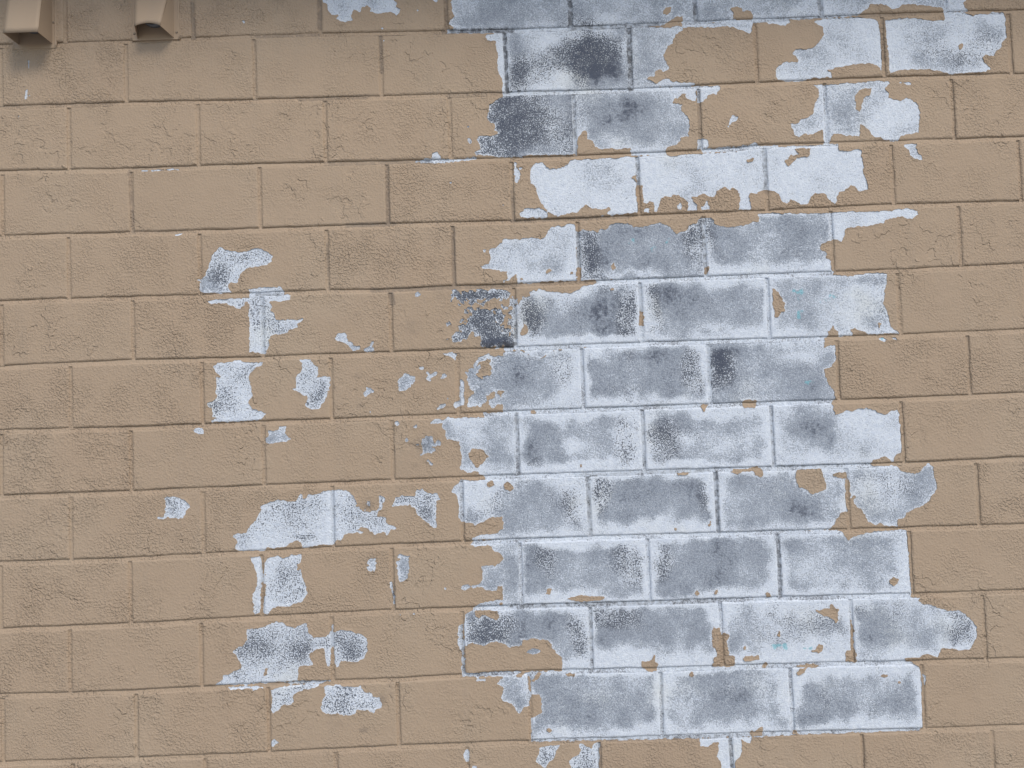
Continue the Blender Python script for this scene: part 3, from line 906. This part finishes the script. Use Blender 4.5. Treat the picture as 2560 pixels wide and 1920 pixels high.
def dirt_field(x, z):
    v = np.maximum(spots(STAINS, x, z), 0)
    for x0, z0, x1, z1, w, a in JOINT_DIRT:
        x0, z0, x1, z1, w = x0 / 1000, z0 / 1000, x1 / 1000, z1 / 1000, w / 1000 + 0.002
        if x.min() > max(x0, x1) + 3 * w or x.max() < min(x0, x1) - 3 * w or z.min() > max(z0, z1) + 3 * w or z.max() < min(z0, z1) - 3 * w:
            continue
        ex, ez = x1 - x0, z1 - z0
        t = np.clip(((x - x0) * ex + (z - z0) * ez) / (ex * ex + ez * ez + 1e-9), 0, 1)
        d = np.hypot(x - x0 - ex * t, z - z0 - ez * t)
        v = np.maximum(v, a * (1 - sstep(0.55 * w, 1.5 * w, d)))
    return np.clip(v, 0, 1)

# ---------------------------------------------------------------- courses and joints
MOD = 0.2032
def bed_z(j, x):
    """height of bed joint j (j counts down from the top of the frame)"""
    nominal = 0.4064 + (12 - j) * MOD
    x = np.asarray(x, float)
    if j in BEDS:
        p = np.array(BEDS[j], float) / 1000
        z = np.interp(x, p[:, 0], p[:, 1])
    else:
        z = np.full(x.shape, nominal)
    return z + noise(x, np.full(x.shape, j * 3.1), 0.09) * 0.0012

def head_xs(k):
    if k in HEADS:
        xs = [v / 1000 for v in HEADS[k]]
    else:
        ref = HEADS[1] if k % 2 else HEADS[2]
        xs = [v / 1000 for v in ref]
    while xs[0] > -2.35:
        xs.insert(0, xs[0] - 2 * MOD)
    while xs[-1] < 2.35:
        xs.append(xs[-1] + 2 * MOD)
    return xs

HW = 0.0055          # half a mortar joint
TOPC, BOTC = -3, 13  # courses built, from under the added eave to the ground
VIEW = (-1.80, 1.80, 0.10, 2.90)

def stops(length, step, inset):
    """grid lines over a length: fine near both ends"""
    e = np.array([0.0, 0.0012, 0.003, 0.005, 0.0075])
    n = max(2, int(round((length - 2 * e[-1]) / step)))
    midl = np.linspace(e[-1], length - e[-1], n + 1)
    return np.concatenate([e[:-1], midl, (length - e[:-1])[::-1]]) / length

col = scene.collection
def link(name, me, parent=None, loc=(0, 0, 0)):
    o = bpy.data.objects.new(name, me)
    col.objects.link(o)
    o.location = loc
    if parent is not None:
        o.parent = parent
    return o

def empty(name, loc=(0, 0, 0)):
    o = bpy.data.objects.new(name, None)
    o.empty_display_size = 0.2
    col.objects.link(o)
    o.location = loc
    return o

def mesh_from(name, verts, faces, material, surf=None, smooth=True):
    me = bpy.data.meshes.new(name)
    me.from_pydata(verts, [], faces)
    me.materials.append(material)
    if surf is not None:
        at = me.attributes.new("surf", 'FLOAT_COLOR', 'POINT')
        buf = np.ones((len(verts), 4), np.float32)
        buf[:, :surf.shape[1]] = surf
        at.data.foreach_set("color", buf.ravel())
    if smooth:
        me.polygons.foreach_set("use_smooth", np.ones(len(me.polygons), bool))
    me.update()
    return me

def box_geo(x0, x1, y0, y1, z0, z1):
    v = [(x0, y0, z0), (x1, y0, z0), (x1, y1, z0), (x0, y1, z0), (x0, y0, z1), (x1, y0, z1), (x1, y1, z1), (x0, y1, z1)]
    f = [(0, 1, 5, 4), (1, 2, 6, 5), (2, 3, 7, 6), (3, 0, 4, 7), (4, 5, 6, 7), (3, 2, 1, 0)]
    return v, f

def build_patch(name, film_name, X, Z, Hb, thick, F, surf_base, dirt, mat_base, parent, centre, box=None):
    """a piece of the wall: its own face where the paint has gone and the tan film on top"""
    nx, nz = X.shape
    cx, cz = centre
    verts, faces, surf = [], [], []
    if box is not None:
        bv, bf = box_geo(*box)
        verts += bv
        faces += bf
        surf += [(0.6, 0.0, 0.0, 0.0)] * 8
    exposed = F < 0.004
    cell = exposed[:-1, :-1] | exposed[1:, :-1] | exposed[1:, 1:] | exposed[:-1, 1:]
    if box is None:
        cell[:] = True
    if cell.any():
        need = np.zeros(X.shape, bool)
        need[:-1, :-1] |= cell
        need[1:, :-1] |= cell
        need[1:, 1:] |= cell
        need[:-1, 1:] |= cell
        idx = np.full(X.shape, -1)
        base = len(verts)
        idx[need] = np.arange(need.sum()) + base
        verts += np.stack([X[need] - cx, -Hb[need], Z[need] - cz], 1).tolist()
        surf += surf_base[need].tolist()
        ci, cj = np.nonzero(cell)
        faces += np.stack([idx[ci, cj], idx[ci + 1, cj], idx[ci + 1, cj + 1], idx[ci, cj + 1]], 1).tolist()
    if not verts:
        bv, bf = box_geo(X.min() - cx, X.max() - cx, 0.012, 0.03, Z.min() - cz, Z.max() - cz)
        verts, faces, surf = bv, bf, [(0.6, 0, 0, 0)] * 8
    o = link(name, mesh_from(name, verts, faces, mat_base, np.array(surf)), parent, (cx, 0, cz))
    # ---- the film
    on = F > 0
    allc = on[:-1, :-1] & on[1:, :-1] & on[1:, 1:] & on[:-1, 1:]
    anyc = on[:-1, :-1] | on[1:, :-1] | on[1:, 1:] | on[:-1, 1:]
    if anyc.any():
        lift = 0.0024 * np.exp(-np.maximum(F, 0) / 0.0035) * sstep(-0.1, 0.45, noise(X, Z, 0.045))
        Hf = Hb + thick + lift
        flat = np.arange(nx * nz).reshape(nx, nz)
        fv = np.stack([X.ravel() - cx, -Hf.ravel(), Z.ravel() - cz], 1).tolist()
        fs = np.zeros((nx * nz, 3))
        fs[:, 1] = dirt.ravel()
        fs = fs.tolist()
        ci, cj = np.nonzero(allc)
        ff = np.stack([flat[ci, cj], flat[ci + 1, cj], flat[ci + 1, cj + 1], flat[ci, cj + 1]], 1).tolist()
        mi, mj = np.nonzero(anyc & ~allc)
        Ff = F.ravel()
        Hbf = Hb.ravel()
        cache = {}
        def cut(a, b):
            key = (a, b) if a < b else (b, a)
            if key in cache:
                return cache[key]
            t = Ff[a] / (Ff[a] - Ff[b])
            va, vb = fv[a], fv[b]
            v = [va[q] + (vb[q] - va[q]) * t for q in range(3)]
            hb = Hbf[a] + (Hbf[b] - Hbf[a]) * t
            fv.append(v)
            fs.append(fs[a])
            top = len(fv) - 1
            fv.append(list(v))
            fs.append(fs[a])
            fv.append([v[0], -(hb - 0.0004), v[2]])
            fs.append(fs[a])
            cache[key] = (top, top + 1, top + 2)
            return cache[key]
        for i, j in zip(mi.tolist(), mj.tolist()):
            q = (int(flat[i, j]), int(flat[i + 1, j]), int(flat[i + 1, j + 1]), int(flat[i, j + 1]))
            poly, ins, outs = [], [], []
            for e in range(4):
                a, b = q[e], q[(e + 1) % 4]
                if Ff[a] > 0:
                    poly.append(a)
                if (Ff[a] > 0) != (Ff[b] > 0):
                    c = cut(a, b)
                    poly.append(c[0])
                    (outs if Ff[a] > 0 else ins).append(c)
            if len(poly) >= 3:
                ff.append(poly)
            for c0, c1 in zip(outs, ins):
                ff.append((c0[1], c0[2], c1[2], c1[1]))
        used = np.zeros(len(fv), bool)
        for f in ff:
            for v in f:
                used[v] = True
        remap = np.cumsum(used) - 1
        remap = remap.tolist()
        fv2 = [v for v, u in zip(fv, used) if u]
        fs2 = [v for v, u in zip(fs, used) if u]
        ff2 = [[remap[v] for v in f] for f in ff]
        groups = [ff2]
        if len(mi):
            # separate flakes of the coat become parts of their own
            par = list(range(len(fv2)))
            def find(q):
                while par[q] != q:
                    par[q] = par[par[q]]
                    q = par[q]
                return q
            for top, s1, s2 in cache.values():
                if used[top] and used[s1]:
                    par[find(remap[s1])] = find(remap[top])
            for f in ff2:
                r0 = find(f[0])
                for v in f[1:]:
                    r1 = find(v)
                    if r1 != r0:
                        par[r1] = r0
            comp = {}
            for f in ff2:
                comp.setdefault(find(f[0]), []).append(f)
            comp = sorted(comp.values(), key=len, reverse=True)
            groups = [c for c in comp if len(c) >= 10]
            if groups:
                pass
            else:
                groups = []
        fs2 = np.array(fs2)
        for gr in groups:
            if len(groups) == 1 and gr is ff2:
                link(film_name, mesh_from(film_name, fv2, ff2, M_TAN, fs2), o)
                continue
            ids = sorted({v for f in gr for v in f})
            loc = {v: q for q, v in enumerate(ids)}
            link(film_name, mesh_from(film_name, [fv2[v] for v in ids], [[loc[v] for v in f] for f in gr], M_TAN, fs2[ids]), o)
    return o

WEAR_C = np.array([(a / 1000, b / 1000, c, d) for a, b, c, d in BLOCK_WEAR])

def base_surf(X, Z, F, edge_dist, cx, cz, joint=False, sides=None):
    d = (WEAR_C[:, 0] - cx) ** 2 + ((WEAR_C[:, 1] - cz) * 1.6) ** 2
    i = int(np.argmin(d))
    base, ew = WEAR_C[i, 2], WEAR_C[i, 3]
    if joint:
        w = 0.22 + 0.25 * noise(X, Z, 0.12)
        w = np.clip(w, 0.0, 0.8)
    else:
        jag = noise(X, Z, 0.17) * 0.022 + noise(X, Z, 0.05) * 0.013 + noise(X, Z, 0.018) * 0.006
        rs = np.random.default_rng(int(abs(cx) * 977 + cz * 7919) + (5 if cx > 0 else 0))
        wid = (rs.uniform(0.05, 1.1), rs.uniform(0.05, 1.1), rs.uniform(0.4, 1.7), rs.uniform(0.1, 1.3))
        prof = np.ones(X.shape)
        for dist, wd in zip(sides, wid):
            prof = prof * sstep(0.001, 0.012 + 0.042 * wd, dist + jag * (0.4 + 0.6 * wd))
        wx = X + noise(X, Z + 3, 0.05) * 0.020 + noise(X, Z + 3, 0.02) * 0.007
        wz = Z + noise(X + 9, Z, 0.05) * 0.020 + noise(X + 9, Z, 0.02) * 0.007
        w = base * (1 - ew * (1 - prof)) + 0.95 * spots(WEAR_SPOTS, wx, wz)
        w = w + 0.27 * noise(X, Z, 0.15) + 0.13 * noise(X, Z, 0.05)
        w = w * (0.55 + 0.45 * sstep(0.0, 0.010, -F))
    s = np.zeros(X.shape + (4,))
    s[..., 3] = np.clip(spots(SPECK_ZONES, X, Z), 0, 1.2)
    s[..., 0] = np.clip(w, 0, 1.2)
    s[..., 1] = dirt_field(X, Z)
    s[..., 2] = np.clip(1.2 * spots(TEAL, X + noise(X, Z, 0.02) * 0.012, Z + noise(X + 3, Z, 0.02) * 0.012), 0, 1) * np.clip(0.6 + noise(X, Z, 0.012), 0, 1)
    return s

# ---------------------------------------------------------------- the block wall
wall = empty("concrete_block_wall")
wall["label"] = "concrete block wall in tan paint peeling down to old white and grey"
wall["category"] = "wall"
wall["kind"] = "thing"

def in_view(x0, x1, z0, z1):
    return x1 > VIEW[0] and x0 < VIEW[1] and z1 > VIEW[2] and z0 < VIEW[3]

head_list = []
for k in range(TOPC, BOTC + 1):
    xs = head_xs(k)
    zc = 0.4064 + (12 - k) * MOD - MOD / 2
    for a, b in zip(xs[:-1], xs[1:]):
        x0, x1 = a + HW, b - HW
        vis = in_view(x0, x1, zc - MOD / 2, zc + MOD / 2)
        step = 0.0034 if vis else 0.012
        s = stops(x1 - x0, step, HW)
        t = stops(MOD - 2 * HW, step, HW)
        nx, nz = len(s), len(t)
        S_, T_ = np.meshgrid(s, t, indexing='ij')
        X = x0 + (x1 - x0) * S_
        zb = bed_z(k + 1, X) + HW
        zt = bed_z(k, X) - HW
        if k == BOTC:
            zb = np.zeros(X.shape)
        # uneven arrises
        chip = 0.0009 + 0.0011 * np.clip(noise(X, zb, 0.03), -1, 1)
        chipt = 0.0009 + 0.0011 * np.clip(noise(X, zt + 5, 0.03), -1, 1)
        zb = zb + chip
        zt = zt - chipt
        Z = zb + (zt - zb) * T_
        wob = noise(np.full(X.shape, a * 7.0), Z, 0.04) * 0.0012
        wob2 = noise(np.full(X.shape, b * 7.0), Z, 0.04) * 0.0012
        X = X + wob * (1 - S_) + wob2 * S_
        ed = np.minimum(np.minimum(X - x0, x1 - X), np.minimum(Z - zb, zt - Z))
        ed = np.maximum(ed, 0)
        off = rng.uniform(-0.0009, 0.0009)
        tx, tz = rng.uniform(-0.004, 0.004, 2)
        cx, cz = (a + b) / 2, zc
        h = off + tx * (X - cx) + tz * (Z - cz) + noise(X, Z, 0.07) * 0.0005 + noise(X, Z, 0.02) * 0.00025
        rr = 0.0042 + 0.0013 * noise(X, Z, 0.025)
        h = h - 0.0024 * (1 - sstep(0, 1, np.clip(ed / rr, 0, 1)))
        F = paint_field(X, Z)
        surf = base_surf(X, Z, F, ed, cx, cz, False, (X - x0, x1 - X, Z - zb, zt - Z))
        # turn the face back along the block's four sides
        def ring(A, d=0.0):
            return np.pad(A, 1, mode='edge')
        X2, Z2, F2, h2 = ring(X), ring(Z), ring(F), ring(h)
        h2[0, :] = h2[-1, :] = -0.010
        h2[:, 0] = h2[:, -1] = -0.010
        X2[0, :] -= 0.0004
        X2[-1, :] += 0.0004
        Z2[:, 0] -= 0.0004
        Z2[:, -1] += 0.0004
        S2 = np.pad(surf, ((1, 1), (1, 1), (0, 0)), mode='edge')
        thick = 0.0012 + 0.0003 * noise(X2, Z2, 0.03)
        build_patch("concrete_block", "paint_film", X2, Z2, h2, thick, F2, S2, S2[..., 1], M_OLD, wall, (cx, cz),
                    box=(x0 - cx + 0.002, x1 - cx - 0.002, 0.0045, 0.19, float(zb.max()) - cz + 0.002, float(zt.min()) - cz - 0.002))
    for x in xs[1:-1]:
        head_list.append((k, x, zc))

# head joints between the blocks of a course
for k, x, zc in head_list:
    vis = in_view(x - 0.01, x + 0.01, zc - MOD / 2, zc + MOD / 2)
    nzs = 48 if vis else 12
    q = np.linspace(-1, 1, 9)
    t = np.linspace(0, 1, nzs + 1)
    Q, T_ = np.meshgrid(q, t, indexing='ij')
    X = x + Q * (HW + 0.0022)
    zb = bed_z(k + 1, X) + HW * 0.6
    zt = bed_z(k, X) - HW * 0.6
    if k == BOTC:
        zb = np.zeros(X.shape)
    Z = zb + (zt - zb) * T_
    dep = 0.0023 + 0.0013 * noise(np.full(Z.shape, x * 9), Z, 0.06) + 0.0012 * noise(np.full(Z.shape, x * 3 + k), np.full(Z.shape, k * 1.7), 0.4)
    h = -0.0024 - np.maximum(dep, 0.0012) * (1 - Q * Q) + noise(X, Z, 0.012) * 0.0004
    F = paint_field(X, Z)
    surf = base_surf(X, Z, F, X * 0, x, zc, joint=True)
    thick = np.full(X.shape, 0.0007)
    build_patch("head_joint", "joint_paint", X, Z, h, thick, F, surf, surf[..., 1], M_MORTAR, wall, (x, zc))

# bed joints, one long strip for each course line
for j in range(TOPC, BOTC + 1):
    zc = 0.4064 + (12 - j) * MOD
    vis = VIEW[2] < zc < VIEW[3]
    if vis:
        xs = np.concatenate([np.arange(-2.3, -1.8, 0.02), np.arange(-1.8, 1.8, 0.0036), np.arange(1.8, 2.31, 0.02)])
    else:
        xs = np.arange(-2.3, 2.31, 0.02)
    q = np.linspace(-1, 1, 10)
    X, Q = np.meshgrid(xs, q, indexing='ij')
    Z = bed_z(j, X) + Q * (HW + 0.0022)
    dep = 0.0043 + 0.0019 * noise(X, np.full(X.shape, j * 2.3), 0.10) + 0.0012 * noise(X, np.full(X.shape, j * 5.1), 0.5)
    # struck joint: flush at the block below, set back under the block above
    h = -0.0016 - np.maximum(dep, 0.0015) * ((Q + 1) / 2) ** 1.2 + noise(X, Z, 0.013) * 0.0005
    F = paint_field(X, Z)
    surf = base_surf(X, Z, F, X * 0, 0.0, zc, joint=True)
    thick = np.full(X.shape, 0.0007)
    build_patch("bed_joint", "joint_paint", X, Z, h, thick, F, surf, surf[..., 1], M_MORTAR, wall, (0.0, zc))

v, f = box_geo(-2.3, 2.3, 0.012, 0.185, 0.0, 0.4064 + (12 - TOPC) * MOD)
link("mortar_core", mesh_from("mortar_core", v, f, M_CORE, None, False), wall)
EAVE_Z = 3.205
EAVE_D = 0.40

# unseen eave, added above the frame to shade the top courses
v, f = box_geo(-4.0, 4.0, -EAVE_D, 0.0, EAVE_Z, EAVE_Z + 0.02)
link("unseen_eave_soffit", mesh_from("unseen_eave_soffit", v, f, M_UNSEEN_EAVE, None, False), wall)
v, f = box_geo(-4.0, 4.0, -EAVE_D - 0.025, -EAVE_D - 0.001, EAVE_Z - 0.03, EAVE_Z + 0.16)
link("unseen_eave_fascia", mesh_from("unseen_eave_fascia", v, f, M_UNSEEN_EAVE, None, False), wall)

# ---------------------------------------------------------------- ground
v = [(-60, -60, 0), (60, -60, 0), (60, 0.19, 0), (-60, 0.19, 0)]
g = link("ground", mesh_from("ground", v, [(0, 1, 2, 3)], M_PAVING, None, False), None, (0, 0, -0.004))
g["kind"] = "structure"

# ---------------------------------------------------------------- exhaust vent hoods, high on the left
def prism(outline, depth_axis_pts):
    """closed solid between two outlines of the same count"""
    a, b = outline, depth_axis_pts
    n = len(a)
    verts = list(a) + list(b)
    faces = [tuple(range(n)), tuple(range(2 * n - 1, n - 1, -1))]
    for i in range(n):
        j = (i + 1) % n
        faces.append((i, i + n, j + n, j))
    return verts, faces

def part(name, geos, material, parent, bevel=0.0, smooth=False):
    verts, faces = [], []
    for v, f in geos:
        o = len(verts)
        verts += v
        faces += [tuple(i + o for i in q) for q in f]
    me = bpy.data.meshes.new(name)
    me.from_pydata(verts, [], faces)
    import bmesh
    bm = bmesh.new()
    bm.from_mesh(me)
    bmesh.ops.recalc_face_normals(bm, faces=bm.faces)
    if bevel:
        bmesh.ops.bevel(bm, geom=list(bm.edges), offset=bevel, segments=2, affect='EDGES', profile=0.6)
    bm.to_mesh(me)
    bm.free()
    me.materials.append(material)
    if smooth:
        me.polygons.foreach_set("use_smooth", np.ones(len(me.polygons), bool))
    return link(name, me, parent)

def sheet(quad, t=0.0016):
    """a metal sheet of thickness t from a planar outline"""
    p = [Vector(q) for q in quad]
    n = (p[1] - p[0]).cross(p[2] - p[0]).normalized() * t
    return prism([tuple(q) for q in p], [tuple(q + n) for q in p])

def tube(cx, cz, r0, r1, y0, y1, seg=40):
    v, f = [], []
    for i in range(seg):
        a = 2 * math.pi * i / seg
        c, s = math.cos(a), math.sin(a)
        v += [(cx + r1 * c, y0, cz + r1 * s), (cx + r1 * c, y1, cz + r1 * s), (cx + r0 * c, y1, cz + r0 * s), (cx + r0 * c, y0, cz + r0 * s)]
    for i in range(seg):
        a, b = 4 * i, 4 * ((i + 1) % seg)
        f += [(a, b, b + 1, a + 1), (a + 1, b + 1, b + 2, a + 2), (a + 2, b + 2, b + 3, a + 3), (a + 3, b + 3, b, a)]
    return v, f

def disc(cx, cz, r, y0, y1, seg=40):
    a = [(cx + r * math.cos(2 * math.pi * i / seg), y0, cz + r * math.sin(2 * math.pi * i / seg)) for i in range(seg)]
    b = [(q[0], y1, q[2]) for q in a]
    return prism(a, b)

def dome(cx, cz, r, y, seg=10):
    v = [(cx, y - r * 0.7, cz)]
    for ring, (k, h) in enumerate(((0.6, 0.55), (1.0, 0.0))):
        v += [(cx + r * k * math.cos(2 * math.pi * i / seg), y - r * h, cz + r * k * math.sin(2 * math.pi * i / seg)) for i in range(seg)]
    f = [(0, 1 + i, 1 + (i + 1) % seg) for i in range(seg)]
    f += [(1 + i, 1 + seg + i, 1 + seg + (i + 1) % seg, 1 + (i + 1) % seg) for i in range(seg)]
    f.append(tuple(range(1 + 2 * seg - 1, seg, -1)))
    return v, f

def vent(label, x0, x1, zb, zt, flange, lip, arch, screws):
    """lip = (inset, projection, rise, projection at the top)"""
    cx = (x0 + x1) / 2
    t = empty("exhaust_vent", (cx, -0.002, zb))
    t["label"] = label
    t["category"] = "vent"
    t["group"] = "exhaust vents at the top of the wall"
    L = lambda p: (p[0] - cx, p[1] + 0.002, p[2] - zb)
    G = lambda geo: ([L(q) for q in geo[0]], geo[1])
    inset, d, rise, dt = lip
    fx0, fx1, fz0, fz1 = flange
    part("flange", [G(box_geo(fx0, fx1, -0.0035, 0.004, fz0, fz1))], M_TANMETAL, t, 0.0012)
    for bx in (fx0, fx1):
        bead = []
        nb = 14
        vv, vf = [], []
        for q in range(nb + 1):
            zz = fz0 + (fz1 - fz0) * q / nb
            w_ = 0.0042 + 0.0012 * math.sin(q * 2.3 + bx * 40)
            vv += [(bx - w_, 0.003, zz), (bx - w_ * 0.4, -0.0042, zz), (bx + w_ * 0.4, -0.0042, zz), (bx + w_, 0.003, zz)]
        for q in range(nb):
            a = 4 * q
            vf += [(a, a + 1, a + 5, a + 4), (a + 1, a + 2, a + 6, a + 5), (a + 2, a + 3, a + 7, a + 6), (a + 3, a, a + 4, a + 7)]
        vf += [(0, 1, 2, 3), (4 * nb + 3, 4 * nb + 2, 4 * nb + 1, 4 * nb)]
        part("sealant_bead", [G((vv, vf))], M_TANMETAL, t, 0.0, True)
    # hood: two sides and a front that slopes out to the lip
    n = 9
    ys = -0.0035
    lips, tops = [], []
    for i in range(n):
        u = i / (n - 1)
        lips.append(Vector((x0 + inset + (x1 - x0 - 2 * inset) * u, -d, zb + rise + arch * (1 - (2 * u - 1) ** 2))))
        tops.append(Vector((x0 + (x1 - x0) * u, -dt, zt)))
    fr = []
    for i in range(n - 1):
        fr.append(G(sheet([lips[i], lips[i + 1], tops[i + 1], tops[i]], -0.0016)))
    # rows of the front, rolled slightly outwards at the lip
    fv, ff = [], []
    rows = 10
    for r in range(rows + 1):
        w = r / rows
        for i in range(n):
            p = lips[i].lerp(tops[i], w)
            bulge = 0.004 * math.sin(math.pi * w) + 0.0018 * max(0, 1 - w * 8)
            fv.append((p.x, p.y - bulge, p.z))
    m = len(fv)
    fv += [(q[0], q[1] + 0.0018, q[2] + 0.0004) for q in fv]
    for r in range(rows):
        for i in range(n - 1):
            a = r * n + i
            ff.append((a, a + 1, a + n + 1, a + n))
            ff.append((a + m, a + n + m, a + n + 1 + m, a + 1 + m))
    for i in range(n - 1):
        ff.append((i, i + m, i + 1 + m, i + 1))
        a = rows * n + i
        ff.append((a, a + 1, a + 1 + m, a + m))
    for r in range(rows):
        for i in (0, n - 1):
            a = r * n + i
            ff.append((a, a + n, a + n + m, a + m))
    hood = part("hood_front", [G((fv, ff))], M_TANMETAL, t, 0.0, True)
    for sx, lp, tp in ((x0, lips[0], tops[0]), (x1, lips[-1], tops[-1])):
        q = [Vector((sx, ys, zb)), lp, tp, Vector((sx, ys, zt))]
        s = -0.0016 if sx == x0 else 0.0016
        out = [(p.x, p.y, p.z) for p in q]
        inn = [(p.x - s, p.y, p.z) for p in q]
        part("hood_side", [G(prism(out, inn))], M_TANMETAL, t)
    part("hood_top", [G(prism([(x0, ys, zt), (x1, ys, zt), (x1, -dt, zt), (x0, -dt, zt)], [(x0, ys, zt + 0.002), (x1, ys, zt + 0.002), (x1, -dt, zt + 0.002), (x0, -dt, zt + 0.002)]))], M_TANMETAL, t)
    cz = zb + 0.079
    duct = part("duct", [G(tube(cx, cz, 0.0435, 0.0455, -0.0035, -0.024))], M_DUCT, t, 0.0, True)
    flap = part("damper_flap", [G(disc(cx, cz, 0.0432, -0.0045, -0.012))], M_DUCT, t)
    for sx, sz in screws:
        part("screw", [G(dome(sx, sz, 0.0042, -0.0035))], M_SCREW, t, 0.0, True)
    return t

vent("tan painted exhaust vent hood with straight lip, in the top left corner",
     -1.526, -1.418, 2.651, 2.86, (-1.542, -1.409, 2.637, 2.885), (0.0, 0.078, 0.0, 0.034), 0.0,
     ((-1.4135, 2.72), (-1.4135, 2.87), (-1.536, 2.72)))
vent("tan painted exhaust vent hood with arched lip and tapered sides, right of the corner vent",
     -1.147, -1.030, 2.657, 2.84, (-1.163, -1.015, 2.652, 2.865), (0.018, 0.060, 0.011, 0.006), 0.009,
     ((-1.0215, 2.674), (-1.1565, 2.674), (-1.0215, 2.85)))
